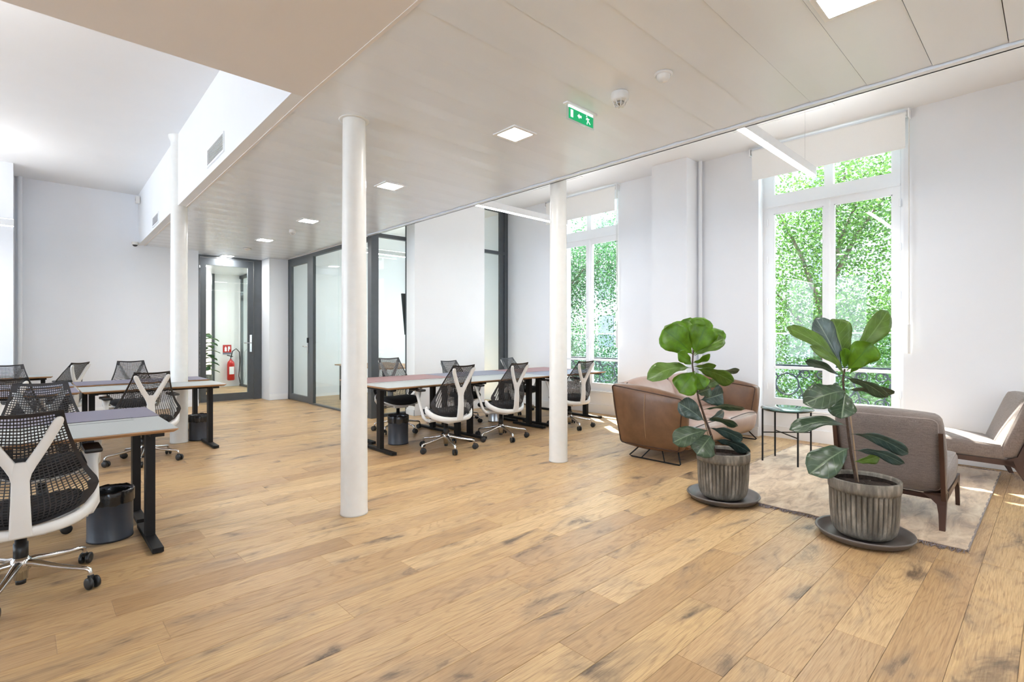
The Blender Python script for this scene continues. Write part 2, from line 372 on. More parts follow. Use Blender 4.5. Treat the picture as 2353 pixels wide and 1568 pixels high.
    def mesh(s, name, m, merge=0):
        me = bpy.data.meshes.new(name); me.from_pydata([tuple(v) for v in s.v], [], s.f)
        me.polygons.foreach_set('use_smooth', s.sm)
        if m: me.materials.append(m)
        if merge:
            bm = bmesh.new(); bm.from_mesh(me); bmesh.ops.remove_doubles(bm, verts=bm.verts, dist=merge)
            bmesh.ops.recalc_face_normals(bm, faces=bm.faces); bm.to_mesh(me); bm.free()
        me.update(); return me
    def build(s, name, m, parent=None, merge=0, kind=None, label=None):
        o = bpy.data.objects.new(name, s.mesh(name, m, merge)); COL.objects.link(o)
        if parent: o.parent = parent
        if kind: o['kind'] = kind
        if label: o['label'] = label
        return o
def B(a, b, bev=0): return MB().box(a, b, bev)
def seam_loop(P, r, D):
    # closed path hugging the rounded edge of a cushion face; D points into the cushion
    P = [Vector(p) for p in P]; W = (P[1]-P[0]).length; H = (P[3]-P[0]).length; i_ = .27*r; q = .75*r; out = []
    for cx, cy_, sx, sy, a0 in ((0, 0, 1, 1, PI), (1, 0, -1, 1, 1.5*PI), (1, 1, -1, -1, 0), (0, 1, 1, -1, .5*PI)):
        for k in range(6):
            a = a0+k/5*PI/2; u = cx+sx*(i_+q)/W+q/W*math.cos(a); v = cy_+sy*(i_+q)/H+q/H*math.sin(a)
            out.append(P[0]*(1-u)*(1-v)+P[1]*u*(1-v)+P[2]*u*v+P[3]*(1-u)*v+Vector(D)*i_)
    dense = []
    for i, p in enumerate(out):
        n_ = out[(i+1) % len(out)]; m_ = max(1, int((n_-p).length/.08))
        for k in range(m_): dense.append(p.lerp(n_, k/m_))
    return dense
def thing(name, label, cat, loc=(0, 0, 0), rz=0, group=None, kind=None):
    o = bpy.data.objects.new(name, None); COL.objects.link(o); o.location = loc; o.rotation_euler = (0, 0, rz)
    o.empty_display_size = .05
    o['label'] = label; o['category'] = cat
    if group: o['group'] = group
    if kind: o['kind'] = kind
    return o
def tag(o, label, cat, group=None, kind=None):
    o['label'] = label; o['category'] = cat
    if group: o['group'] = group
    if kind: o['kind'] = kind
    return o
def struct(name, mb, m, parent=None):
    o = mb.build(name, m, parent)
    if parent is None: o['kind'] = 'structure'
    return o
def sempty(name, loc=(0, 0, 0)):
    o = bpy.data.objects.new(name, None); COL.objects.link(o); o.location = loc; o['kind'] = 'structure'; return o
def dup(root, loc, rz, label, group=None, sc=1):
    r = root.copy(); COL.objects.link(r); r.location = loc; r.rotation_euler = (0, 0, rz); r['label'] = label
    r.scale = (1, 1, sc)
    if group: r['group'] = group
    for ch in list(root.children):
        c = ch.copy(); COL.objects.link(c); c.parent = r
        for g in ch.children:
            d = g.copy(); COL.objects.link(d); d.parent = c
    return r

# ================================================================== FLOOR
ZC, ZU, XE, XB = 2.95, 3.83, 3.965, 1.36
XW = 7.06
floor = struct('floor', B((-6, -4, -.12), (7.5, 19, -.006)), M['joint'])
PY0, PP = .107, .1972
joints = {2: [2.67], 3: [3.376], 1: [3.95], 5: [2.46], 4: [1.978], 6: [1.684], 8: [1.36], 7: [2.143], 9: [1.919], 10: [2.115], 12: [1.612, 3.59],
          11: [1.127], 13: [.463, 2.43], 19: [.86, 2.817], 15: [.312], 17: [.823], 14: [1.295]}
# one shared plank mesh, unit length, chamfered top
pm = MB(); w2 = PP/2-.0006; ch = .0016
pv = [(0, -w2, -.008), (1, -w2, -.008), (1, w2, -.008), (0, w2, -.008), (0, -w2, -ch), (1, -w2, -ch), (1, w2, -ch), (0, w2, -ch),
      (.0012, -w2+ch, 0), (.9988, -w2+ch, 0), (.9988, w2-ch, 0), (.0012, w2-ch, 0)]
pf = [(0, 1, 5, 4), (1, 2, 6, 5), (2, 3, 7, 6), (3, 0, 4, 7), (4, 5, 9, 8), (5, 6, 10, 9), (6, 7, 11, 10), (7, 4, 8, 11), (8, 9, 10, 11)]
pm.add(pv, pf); pme = pm.mesh('plank', M['oak'])
far = MB(); rng = random.Random(11); nplank = 0
for k in range(-21, 90):
    y = PY0+(k+.5)*PP
    js = list(joints.get(k, []))
    x0 = js[0] if js else rng.uniform(0, 1.9)
    xs = sorted(set(js)); 
    x = xs[0] if xs else x0
    cuts = [x]
    while cuts[0] > -5.9: cuts.insert(0, cuts[0]-rng.choice([1.45, 1.9, 1.9, 1.2]))
    for j in xs[1:]: cuts.append(j)
    while cuts[-1] < 7.3: cuts.append(cuts[-1]+rng.choice([1.45, 1.9, 1.9, 1.2]))
    for a, b in zip(cuts[:-1], cuts[1:]):
        a = max(a, -6); b = min(b, 7.45)
        if b-a < .05: continue
        def vis(x):
            d = x*SN+y*CS; r = x*CS-y*SN
            return d > .3 and abs(r/d) < 1.0
        near = 0 <= k <= 56 and (vis(a) or vis(b) or vis((a+b)/2)) and not (y > 8 and a > 4.1)
        if near and nplank < 292:
            o = bpy.data.objects.new('plank', pme); COL.objects.link(o); o.parent = floor
            o.location = (a, y, 0); o.scale = (b-a, 1, 1); nplank += 1
        else:
            far.add([(a+(b-a)*v[0], y+v[1], v[2]) for v in pv], pf)
far.build('far_planks', M['oak'], floor, kind='stuff')

# ================================================================== WALLS
wr = sempty('wall_right')
WIN = [(-2.75, -1.3), (1.17, 2.72), (4.93, 6.42), (8.75, 10.85), (12.0, 14.6)]   # openings along Y; end ones added unseen, meeting-room one widened, to bring in daylight
zt = 3.79
def wbox(a, b): return B(a, b)
ys = [-4]
segs = []
for a, b in WIN: segs.append((ys[-1], a)); ys.append(b)
segs.append((ys[-1], 19))
for a, b in segs: wbox((XW, a, 0), (XW+.40, b, ZU+.3)).build('wall_section', M['wall'], wr)
for a, b in WIN:
    wbox((XW, a, zt), (XW+.40, b, ZU+.3)).build('lintel', M['wall'], wr)
    ap = MB().box((XW+.14, a, 0), (XW+.40, b, .384)).box((XW+.125, a, .335), (XW+.15, b, .36)).box((XW+.12, a, 0), (XW+.15, b, .15))
    ap.build('apron', M['white'], wr)
# pilaster, pipe
struct('wall_pilaster', B((6.70, 3.55, 0), (XW+.02, 4.10, ZU)), M['wall'])
tag(MB().tube([(7.0, 3.50, 0.0), (7.0, 3.50, ZU)], .027, 14).build('wall_pipe', M['wall']), 'slim white vertical pipe in the corner beside the wall pilaster', 'pipe', kind='structure')
def baseb(name, segs, h=.125, t=.018):
    r = sempty(name)
    for p, q in segs:
        (x0, y0), (x1, y1) = p, q
        if abs(x0-x1) < 1e-6: mb = MB().box((x0-t, y0, .004), (x0, y1, h)).box((x0-t*1.5, y0, .004), (x0-t+.002, y1, h-.03))
        else: mb = MB().box((x0, y0-t, .004), (x1, y0, h)).box((x0, y0-t*1.5, .004), (x1, y0-t+.002, h-.03))
        mb.build('board', M['white'], r)
    return r
baseb('baseboard_right', [((XW, -4), (XW, -2.75)), ((XW, -1.3), (XW, 1.17)), ((XW, 2.72), (XW, 3.55)), ((XW, 4.10), (XW, 4.93)), ((XW, 6.42), (XW, 7.55)), ((6.70, 3.55), (6.70, 4.10))])
YB = 11.2
struct('wall_back', B((-6, YB, 0), (2.38, YB+.3, ZU)).box((2.15, YB+.3, 0), (2.38, 11.75, ZU)), M['wall'])
baseb('baseboard_back', [((-.3, YB), (2.38, YB)), ((3.66, YB), (4.02, YB))])
struct('wall_stub', B((-6, 10.35, 0), (-.135, YB, ZU)), M['wall'])
tag(MB().tube([(-.07, YB-.05, 0), (-.07, YB-.05, ZU)], .03, 12).build('corner_pipe', M['wall']), 'white vertical pipe in the corner of the far wall', 'pipe', kind='structure')
struct('wall_pillar', B((3.66, YB, 0), (4.03, 11.75, ZC)), M['wall'])
struct('wall_header', B((2.38, 11.62, 2.985), (4.03, 11.8, ZU)), M['wall'])
# unseen rear and left walls; their large openings are added to let in fill daylight
rw = sempty('wall_rear')
for a, b in [((-6, -4.3, 0), (7.4, -4, .4)), ((-6, -4.3, 3.2), (7.4, -4, ZU)), ((-6, -4.3, .4), (-5, -4, 3.2)), ((-3.4, -4.3, .4), (-1.4, -4, 3.2)), ((.2, -4.3, .4), (7.4, -4, 3.2))]:
    B(a, b).build('wall_section', M['wall'], rw)
lw = sempty('wall_left')
for a, b in [((-6.3, -4, 0), (-6, 19, .4)), ((-6.3, -4, 3.4), (-6, 19, ZU))]+[((-6.3, y, .4), (-6, y+1.2, 3.4)) for y in (3.2, 6.9, 10.6)]+[((-6.3, -4, .4), (-6, 3.2, 3.4))]+[((-6.3, 11.8, .4), (-6, 19, 3.4))]:
    B(a, b).build('wall_section', M['wall'], lw)

# ================================================================== CEILINGS
ce = sempty('ceiling')
cu = B((-6, 3.40, ZU), (1.5, YB+.3, ZU+.15)).box((XE, -4, ZU), (XW+.4, 19, ZU+.15)).box((-6, -4, ZU), (XE, 3.4, ZU+.15)).box((1.5, 3.4, ZU), (XE, 19, ZU+.15)).build('upper_slab', M['ceilw'], ce)
B((-6, -4, ZC), (XB+.03, 3.50, ZC+.1)).build('plaster_soffit', M['plaster'], ce)
B((-6, 3.44, ZC+.08), (1.28, 3.50, ZU)).build('void_fascia', M['plaster'], ce)
B((-6, -4, ZC+.1), (1.3, -3.9, ZU)).build('rear_fascia', M['plaster'], ce)
# bulkhead beam between the high space and the metal ceiling (runs slightly askew)
bk = MB()
xa0, xa1 = 1.285, 1.445
bk.add([(xa0, 3.501, ZC), (xa1, YB, ZC), (xa1+.10, YB, ZC), (xa0+.10, 3.501, ZC), (xa0, 3.501, ZU), (xa1, YB, ZU), (xa1+.10, YB, ZU), (xa0+.10, 3.501, ZU)],
       [(0, 1, 2, 3), (4, 7, 6, 5), (0, 4, 5, 1), (1, 5, 6, 2), (2, 6, 7, 3), (3, 7, 4, 0)])
bk.build('bulkhead', M['ceilw'], ce)
lip = MB(); 
lip.add([(xa0+.085, 1.0, ZC-.004), (xa0+.085+.0, 3.44, ZC-.004), (xa1+.085, YB, ZC-.004), (xa1+.105, YB, ZC-.004), (xa0+.105, 3.44, ZC-.004), (xa0+.105, 1.0, ZC-.004),
         (xa0+.085, 1.0, ZC+.02), (xa0+.085+.0, 3.44, ZC+.02), (xa1+.085, YB, ZC+.02), (xa1+.105, YB, ZC+.02), (xa0+.105, 3.44, ZC+.02), (xa0+.105, 1.0, ZC+.02)],
        [(0, 1, 4, 5), (1, 2, 3, 4), (0, 6, 7, 1), (1, 7, 8, 2), (5, 4, 10, 11), (4, 3, 9, 10)])
lip.build('edge_profile', M['plaster'], ce)
# metal panels
cpm = MB(); hw = .33/2-.0022
cpm.add([(0, -hw, .0065), (1, -hw, .0065), (1, hw*.2, 0), (0, hw*.2, 0), (1, hw, .0015), (0, hw, .0015), (0, -hw, .02), (1, -hw, .02), (1, hw, .02), (0, hw, .02)],
        [(0, 3, 2, 1), (3, 5, 4, 2), (0, 1, 7, 6), (5, 9, 8, 4), (1, 2, 4, 8, 7), (0, 6, 9, 5, 3), (6, 7, 8, 9)])
cme = cpm.mesh('ceiling_panel', M['metalceil'])
MB().box((XB+.01, -4, ZC+.021), (XE+.02, 3.44, ZC+.05)).box((1.50, 3.44, ZC+.021), (XE+.02, 11.7, ZC+.05)).build('panel_backing', M['joint'], ce)
k = -12
while True:
    y = .185+(k+.5)*.33
    if y > 11.75: break
    xl = XB+.03 if y < 3.44 else xa0+(xa1-xa0)*(y-3.44)/(YB-3.44)+.10
    o = bpy.data.objects.new('ceiling_panel', cme); COL.objects.link(o); o.parent = ce
    o.location = (xl, y, ZC); o.scale = (XE-.012-xl, 1, 1); k += 1
B((XE, -4, ZC-.012), (XE+.06, 7.6, ZC+.03)).box((XE+.045, -4, ZC-.012), (XE+.06, 7.6, ZU)).build('edge_trim', M['metalceil'], ce)
B((XE, 7.6, ZC), (XE+.06, 12, ZU)).build('partition_header', M['ceilw'], ce)

# ================================================================== COLUMNS
def column(x, y, top, label, r0=.098, r1=.083, collar=False, zt=None):
    t = thing('column', label, 'column', (x, y, 0), kind='structure')
    pr = [(0, 0), (r0*1.03, 0), (r0*1.02, .012), (r0, .04), (r0, .3), (r1, top)]
    MB().lathe(pr, 36).build('shaft', M['column'], t)
    if collar: MB().lathe([(r1*1.32, top-.004), (r1*1.34, top-.010), (r1*1.22, top-.012), (r1*1.02, top-.012)], 36).build('collar', M['column'], t)
    if zt: MB().lathe([(r1*1.0, top-.10), (r1*1.05, top-.07), (r1*1.25, top-.03), (r1*1.32, top-.01), (r1*1.32, top)], 36).build('capital', M['column'], t)
    return t
column(1.794, 3.63, ZC+.01, 'nearest white cast column standing alone on the oak floor', collar=True)
column(4.128, 3.655, ZU, 'white column between the row of desks and the leather sofa')
column(1.395, 7.56, ZU, 'white column rising behind the left desks into the bulkhead', r0=.096, r1=.088, zt=True)

# ================================================================== WINDOWS
def window(n, y0, y1, detail=True):
    r = sempty('window_%d' % n)
    X0 = XW+.17; X1 = X0+.07; fw = .055
    zb = .385; ztr0, ztr1 = 3.03, 3.13; ym = (y0+y1)/2
    f = MB()
    f.box((X0, y0, zb), (X1+.03, y0+fw, zt)).box((X0, y1-fw, zb), (X1+.03, y1, zt)).box((X0, y0+fw, zt-fw), (X1+.03, y1-fw, zt)).box((X0, y0+fw, zb), (X1+.03, y1-fw, zb+.03))
    f.box((X0-.012, y0+fw, ztr0), (X1+.03, y1-fw, ztr1)); f.box((X0-.03, y0+fw, ztr0+.01), (X0, y1-fw, ztr0+.035))
    f.build('window_frame', M['white'], r)
    B((X0-.05, y0+.001, zb-.02), (X0-.001, y1-.001, zb)).build('window_sill', M['white'], r)
    st = .075
    def sash(a, b, z0, z1, rail=None, bot=.1, name='sash', sl_=st, sr=st):
        s = MB().box((X0-.008, a, z0), (X1-.01, a+sl_, z1)).box((X0-.008, b-sr, z0), (X1-.01, b, z1))
        s.box((X0-.008, a+sl_, z1-st), (X1-.01, b-sr, z1)).box((X0-.008, a+sl_, z0), (X1-.01, b-sr, z0+bot))
        # inner glazing bead
        s.box((X0-.002, a+sl_, z0+bot), (X0+.012, a+sl_+.012, z1-st)).box((X0-.002, b-sr-.012, z0+bot), (X0+.012, b-sr, z1-st)).box((X0-.002, a+sl_, z1-st-.012), (X0+.012, b-sr, z1-st))
        if rail: s.box((X0-.004, a+sl_, rail), (X1-.015, b-sr, rail+.035))
        so_ = s.build(name, M['white'], r)
        zz = [(z0+bot, rail), (rail+.035, z1-st)] if rail else [(z0+bot, z1-st)]
        for p, q in zz: B((X0+.028, a+sl_, p), (X0+.034, b-sr, q)).build('pane', M['gwin'], so_)
        return so_
    a, b = y0+fw, y1-fw
    sash(a, ym, zb+.03, ztr0, rail=.90, sr=.058); sash(ym, b, zb+.03, ztr0, rail=.90, sl_=.058)
    sash(a, b, ztr1, zt-fw, name='transom_sash', bot=.075).name
    B((X0-.006, ym-.05, ztr1+.0751), (X1-.012, ym+.05, zt-fw-.0751)).build('transom_mullion', M['white'], r)
    B((X0-.022, ym-.02, zb+.04), (X0-.006, ym+.02, ztr0-.01), .004).build('meeting_bead', M['white'], r)
    for y in (y0+fw, y1-fw):
        for z in (.62, 1.15, 1.75, 2.3, 2.8):
            MB().tube([(X0-.018, y, z), (X0-.018, y, z+.09)], .009, 8).build('hinge', M['white'], r)
    if detail:
        h = MB().box((X0-.034, ym-.012, 1.17), (X0-.02, ym+.012, 1.33), .003).tube([(X0-.04, ym, 1.29), (X0-.055, ym, 1.285), (X0-.058, ym, 1.24), (X0-.055, ym-.004, 1.17)], .007, 8)
        h.build('handle', M['chrome'], r)
    return r
for i, (a, b) in enumerate(WIN): window([3, 1, 2, 4, 5][i], a, b)

def blind(y0, y1, label, drop=.36):
    t = thing('roller_blind', label, 'blind', (XW-.055, (y0+y1)/2, 3.76))
    h = (y1-y0)/2
    MB().tube([(0, -h+.02, 0), (0, h-.02, 0)], .032, 20).build('roller', M['blind'], t)
    B((-.034, -h+.03, -drop), (-.031, h-.03, 0)).build('fabric', M['blind'], t)
    MB().box((-.040, -h+.03, -drop-.018), (-.026, h-.03, -drop+.006), .003).build('bottom_bar', M['blind'], t)
    for s_ in (-1, 1):
        B((-.045, s_*h-.006, -.05), (.055, s_*h+.006, .05), .003).build('end_bracket', M['white'], t)
        B((-.03, s_*(h-.014)-.008, -.035), (.03, s_*(h-.014)+.008, .035), .003).build('bracket_clip', M['steel'], t)
    ch_ = MB()
    ch_.tube([(-.03, -h+.0, -.03), (-.025, -h+.0, -2.3)], .004, 6).tube([(-.005, -h+.0, -.03), (-.012, -h+.0, -2.3)], .004, 6)
    ch_.build('pull_chain', M['wplast'], t)
    B((-.03, -h-.012, -2.62), (-.01, -h+.012, -2.3), .004).build('chain_weight', M['wplast'], t)
    return t
blind(1.11, 2.80, 'white roller blind partly lowered over the window behind the armchair')
blind(4.92, 6.5, 'white roller blind partly lowered over the window by the far desks')

# ================================================================== exterior: balconies, reveals, trees, facade, street
def balcony(y0, y1, label):
    t = thing('balcony_railing', label, 'railing', (7.78, (y0+y1)/2, .30)); h = (y1-y0)/2+.10
    tb = MB().box((-.02, -h, .60), (.035, h, .635), .005).box((-.01, -h, .04), (.02, h, .065))
    tb.build('rail', M['iron'], t)
    for s_ in (-1, 1): B((-.012, s_*h-.012, 0), (.018, s_*h+.012, .63)).build('post', M['iron'], t)
    n = 3; stp = 2*h/n
    for i in range(n):
        c = -h+stp*(i+.5)
        R_ = .15; MB().tube([(0, c+R_*math.cos(a*PI/16), .36+R_*math.sin(a*PI/16)) for a in range(32)], .011, 6, closed=True).build('ring', M['iron'], t)
        for sx in (-1, 1):
            sc_ = MB()
            for (oy, oz, R2, a0, dirn) in ((.235, .16, .085, -.3, 1), (.235, .52, .075, .5, -1)):
                pts = []
                for q in range(30):
                    u = q/29; ang = a0+dirn*u*4.6*PI/1.6; rad = R2*(1-.78*u)
                    pts.append((0, c+sx*(oy-rad*math.cos(ang)), oz+rad*math.sin(ang)*1.0))
                sc_.tube(pts, [.010*(1-.4*u/29) for u in range(30)], 6)
            sc_.tube([(0, c+sx*(.15), .36), (0, c+sx*.19, .27), (0, c+sx*.23, .07)], .009, 6)
            sc_.tube([(0, c+sx*.12, .46), (0, c+sx*.2, .56), (0, c+sx*.25, .62)], .012, 6)
            sc_.build('scrollwork', M['iron'], t)
    g = B((.06, -h, .08), (.07, h, 1.07)).build('guard_glass', M['gguard'], t)
    MB().box((.055, -h, 1.065), (.075, h, 1.08)).build('glass_edge', M['white'], t)
    return t
for i, (a, b) in enumerate(WIN[1:3]):
    balcony(a-.12, b+.12, ['dark wrought iron balcony railing with rings outside the window by the armchairs', 'dark wrought iron balcony railing outside the window by the far desks'][i])
bs = MB()
for a, b in WIN: bs.box((XW+.40, a-.2, .10), (7.98, b+.2, .30))
struct('balcony_floor', bs, M['stonew'])
fa = MB()
fa.box((XW+.4, -4, -4), (XW+.55, 19, .1))
for a, b in segs: fa.box((XW+.40, a+.02, .1), (XW+.58, b-.02, 6))
struct('outside_wall', fa, M['stonew'])
struct('street', B((7.6, -40, -4.2), (60, 60, -4)), M['street'])
def tree(x, y, z0, h, rad, n, m, label, seed, lean=(0, 0)):
    rg = random.Random(seed); t = thing('street_tree', label, 'tree', (x, y, z0))
    pts = [(0, 0, 0), (lean[0]*.3, lean[1]*.3, h*.3), (lean[0], lean[1], h*.62), (lean[0]*1.4, lean[1]*1.4, h*.9)]
    MB().tube(pts, [.20, .16, .11, .04], 10).build('trunk', M['bark'], t)
    br = MB(); blobs = []
    for i in range(13):
        a = rg.uniform(0, 2*PI); zz = rg.uniform(.34, .9)*h; rr = rg.uniform(.35, 1)*rad*(1.05-.5*zz/h)
        e = Vector((lean[0]+rr*math.cos(a), lean[1]+rr*math.sin(a), zz+rg.uniform(.1, .7)))
        s_ = Vector((lean[0]*zz/h, lean[1]*zz/h, zz*.8)); mid = (s_+e)/2+Vector((0, 0, .2))
        br.tube([s_, mid, e], [.06, .04, .015], 6); blobs += [e, mid]
    br.build('branches', M['bark'], t)
    lf = MB()
    for i in range(n):
        c = rg.choice(blobs)+Vector((rg.gauss(0, 1), rg.gauss(0, 1), rg.gauss(0, .8)))*rad*.27
        s_ = rg.uniform(.035, .075)
        d = Vector((rg.gauss(0, 1), rg.gauss(0, 1), rg.gauss(0, .6)-.3)).normalized(); sd = d.cross(Vector((rg.gauss(0, 1), rg.gauss(0, 1), rg.gauss(0, 1)))).normalized()
        up = d.cross(sd)*.18*s_
        lf.add([c, c+d*s_*.5+sd*s_*.42+up, c+d*s_*1.1, c+d*s_*.5-sd*s_*.42+up], [(0, 1, 2), (0, 2, 3)])
    lf.build('crown', m, t, kind='stuff')
tree(12.2, 3.6, -4, 9.2, 2.5, 50000, M['tree1'], 'bright green street tree outside the window by the armchairs', 3, (.2, -.2))
tree(11.6, 7.0, -4, 8.2, 2.1, 36000, M['tree2'], 'darker green street tree just left of the tree beyond the armchair window', 5, (.2, .3))
tree(15.2, 1.2, -4, 10.5, 3.0, 34000, M['tree1'], 'tall street tree to the far right beyond the armchair window', 9)
tree(11.2, 11.2, -4, 9.0, 2.3, 44000, M['tree2'], 'leaning street tree outside the window by the far desks', 13, (.5, -.6))
tree(15.5, 15.4, -4, 10.5, 3.2, 20000, M['tree1'], 'light green street tree farthest away beyond the far desks window', 17)
fb = thing('townhouse', 'pale limestone apartment house across the street behind the trees', 'building', (30, 10, -4))
B((0, -40, 0), (8, 40, 15)).build('facade', M['stone'], fb)
for i in range(13):
    for j in range(4):
        y = -30+i*4.6; wz = 1.2+j*3.4
        o = B((-.06, y, wz), (.02, y+1.3, wz+2.2)).build('window', M['street'], fb)
# a few benches / low wall outside
lb = MB()
for j in range(6): lb.box((19+j*.35, -10, -4+j*.16), (19+(j+1)*.35, 30, -3.84+j*.16))
tag(lb.build('stone_steps', M['stone']), 'long pale stone steps across the street under the trees', 'steps')

# ================================================================== GLASS PARTITIONS
XP = 4.07; YP = 7.62; ZT = 2.955
pt = sempty('wall_glass_corridor')
B((XP-.03, 7.58, 0), (XP+.10, YP+.08, ZC+.03)).build('corner_post', M['anth'], pt)
fr_ = MB().box((XP-.03, YP+.08, ZC-.07), (XP+.03, 9.9, ZC)).box((XP-.03, YP+.08, 0), (XP+.03, 9.9, .03)).box((XP-.03, 9.90, 0), (XP+.03, 10.05, ZC))
fr_.build('frame', M['anth'], pt)
for a, b in ((YP+.08, 8.84), (8.85, 9.90)): B((XP-.006, a, .03), (XP+.006, b, ZC-.07)).build('glass_pane', M['gpart'], pt)
d2 = sempty('door_2')
MB().box((XP-.03, 10.05, 0), (XP+.04, 10.09, ZC)).box((XP-.03, 11.14, 0), (XP+.04, 11.2, ZC)).box((XP-.03, 10.09, ZC-.06), (XP+.04, 11.14, ZC)).build('door_frame', M['anth'], d2)
leaf2 = MB().box((XP-.025, 10.09, .01), (XP+.025, 10.18, ZC-.06)).box((XP-.025, 11.03, .01), (XP+.025, 11.14, ZC-.06)).box((XP-.025, 10.18, .01), (XP+.025, 11.03, .13)).box((XP-.025, 10.18, ZC-.16), (XP+.025, 11.03, ZC-.06)).build('door_leaf', M['anth'], d2)
B((XP-.005, 10.18, .13), (XP+.005, 11.03, ZC-.16)).build('glass_pane', M['gpart'], leaf2)
def handle(parent, T, dark=True):
    mb = MB(); 
    for sg in (-1, 1):
        mb.box((-.018, sg*.028, -.14), (.018, sg*.042, .10), .003, T=T)
        pts = [T @ Vector(p) for p in ((0, sg*.04, 0), (0, sg*.085, 0), (.13, sg*.085, 0))]
        mb.tube(pts, .010, 8)
    return mb.build('handle', M['chrome'], parent)
handle(leaf2, Matrix.Translation((XP, 10.135, 1.13)) @ Matrix.Rotation(PI/2, 4, 'Z'))
B((XP-.05, 10.115, 1.2), (XP-.027, 10.155, 1.30), .004).build('card_reader', M['blackp'], leaf2)
# front partition of the meeting room (along X)
pf2 = sempty('wall_glass_meeting')
m1 = MB()
def vbar(mb, x0, x1, z1=ZU): mb.box((x0, YP-.02, 0), (x1, YP+.06, z1))
vbar(m1, 4.765, 4.845); vbar(m1, 6.97, XW); 
for a, b in ((4.17, 4.765), (4.845, 6.97)):
    for c, d in ((ZU-.03, ZU), (2.955, 3.015), (0, .05)): m1.box((a, YP-.018, c), (b, YP+.058, d))
m1.build('frame', M['anth'], pf2)
vb2 = MB().box((6.86, YP+.0, 0), (6.97, YP+.045, ZU)).box((4.72, YP+.0, 0), (4.765, YP+.045, ZU)); vb2.build('inner_frame', M['anth'], pf2)
for a, b, c, d in ((4.17, 4.72, .05, 2.955), (4.05, 4.72, 3.015, ZU-.03), (6.1, 6.86, .05, 2.955), (6.1, 6.86, 3.015, ZU-.03)):
    B((a, YP+.015, c), (b, YP+.027, d)).build('glass_pane', M['gpart'], pf2)
struct('wall_pier', B((4.70, 7.34, 0), (6.22, YP-.03, ZU)).box((4.86, YP-.03, 0), (6.15, 7.8, ZU)), M['pier'])
struct('baseboard_pier', B((4.688, 7.328, .004), (6.232, 7.345, .10)).box((4.688, 7.33, .004), (4.70, 7.59, .10)), M['white'])
struct('wall_meeting', B((4.03, YB, 0), (XW, YB+.25, ZU)), M['wall'])
tv = thing('wall_screen', 'dark wall-mounted screen tilted forward inside the glass meeting room', 'screen', (5.45, 7.93, 1.72))
o = MB().box((-.62, -.03, -.37), (.62, .0, .37), .006).build('display', M['screen'], tv); o.rotation_euler = (math.radians(-9), 0, 0)
MB().box((-.2, -.13, -.12), (.2, -.02, .12)).build('mount', M['blackp'], tv)
tb = thing('meeting_table', 'pale oak meeting table behind the corridor glass', 'table', (5.3, 9.4, 0))
B((-.6, -1.0, .72), (.6, 1.0, .745), .006).build('tabletop', M['ply'], tb)
for sx in (-.5, .5):
    for sy in (-.9, .9): B((sx-.025, sy-.025, 0), (sx+.025, sy+.025, .72)).build('leg', M['black'], tb)

# ================================================================== FAR DOOR and corridor behind it
YD = 11.70
d1 = sempty('door_1')
MB().box((2.42, YD-.04, 0), (2.50, YD+.08, 2.99)).box((3.50, YD-.04, 0), (3.655, YD+.08, 2.99)).box((2.50, YD-.04, 2.91), (3.50, YD+.08, 2.99)).build('door_frame', M['anth'], d1)
lf1 = MB().box((2.51, YD-.05, .01), (2.61, YD+.0, 2.90)).box((3.38, YD-.05, .01), (3.49, YD+.0, 2.90)).box((2.61, YD-.05, 2.76), (3.38, YD, 2.90)).box((2.61, YD-.05, .01), (3.38, YD, .16)).build('door_leaf', M['anth'], d1)
B((2.61, YD-.03, .16), (3.38, YD-.02, 2.76)).build('glass_pane', M['gpart'], lf1)
hd = MB().box((3.415, YD-.068, 1.0), (3.455, YD-.05, 1.36), .003)
hd.tube([(3.435, YD-.06, 1.19), (3.435, YD-.11, 1.19), (3.29, YD-.11, 1.19)], .011, 8).build('handle', M['chrome'], lf1)
struct('wall_corridor', B((3.55, 15.1, 0), (4.25, 15.3, ZC)).box((1.6, 18.2, 0), (4.3, 18.4, ZC)).box((1.9, 11.8, 0), (2.0, 18.4, ZC)), M['pier'])
struct('ceiling_corridor', B((1.9, 11.75, ZC), (7, 18.4, ZC+.08)), M['metalceil'])
pc = sempty('wall_glass_far')
fm = MB()
for y in (11.85, 13.3, 14.95): fm.box((4.17, y, 0), (4.23, y+.07, ZC))
fm.box((4.17, 11.8, ZC-.08), (4.23, 15.1, ZC)).box((4.17, 11.8, 0), (4.23, 15.1, .05))
fm.box((3.50, 15.02, 0), (3.56, 15.1, ZC)).build('frame', M['anth'], pc)
B((4.195, 11.85, .05), (4.205, 15.0, ZC-.08)).build('glass_pane', M['gpart'], pc)
struct('wall_far_room', B((4.25, 15.1, 0), (7.06, 15.3, ZC)), M['wall'])
# fire extinguisher + sign
fx = thing('fire_extinguisher', 'red fire extinguisher hanging on the wall behind the far glass door', 'extinguisher', (3.93, 14.98, .17))
MB().lathe([(0, 0), (.075, 0), (.088, .02), (.088, .42), (.075, .48), (.03, .53), (.025, .56), (0, .56)], 20).build('cylinder', M['red'], fx)
MB().tube([(0, 0, .55), (0, 0, .62), (.05, 0, .62), (-.09, 0, .66)], .012, 6).build('valve', M['blackp'], fx)
MB().tube([(0, -.02, .60), (.03, -.03, .76), (.12, -.03, .83), (.20, -.03, .74), (.21, -.03, .5), (.19, -.03, .1), (.22, -.03, -.1)], .013, 8).build('hose', M['blackp'], fx)
B((-.05, .086, .2), (.05, .12, .3)).build('bracket', M['steel'], fx)
B((-.055, -.0905, .16), (.055, -.07, .36)).build('label_plate', M['pier'], fx)
sg = thing('extinguisher_sign', 'small red and white fire extinguisher sign on the corridor wall', 'sign', (3.87, 15.085, 1.0))
B((-.10, 0, -.10), (.10, .012, .10)).build('plate', M['red'], sg)
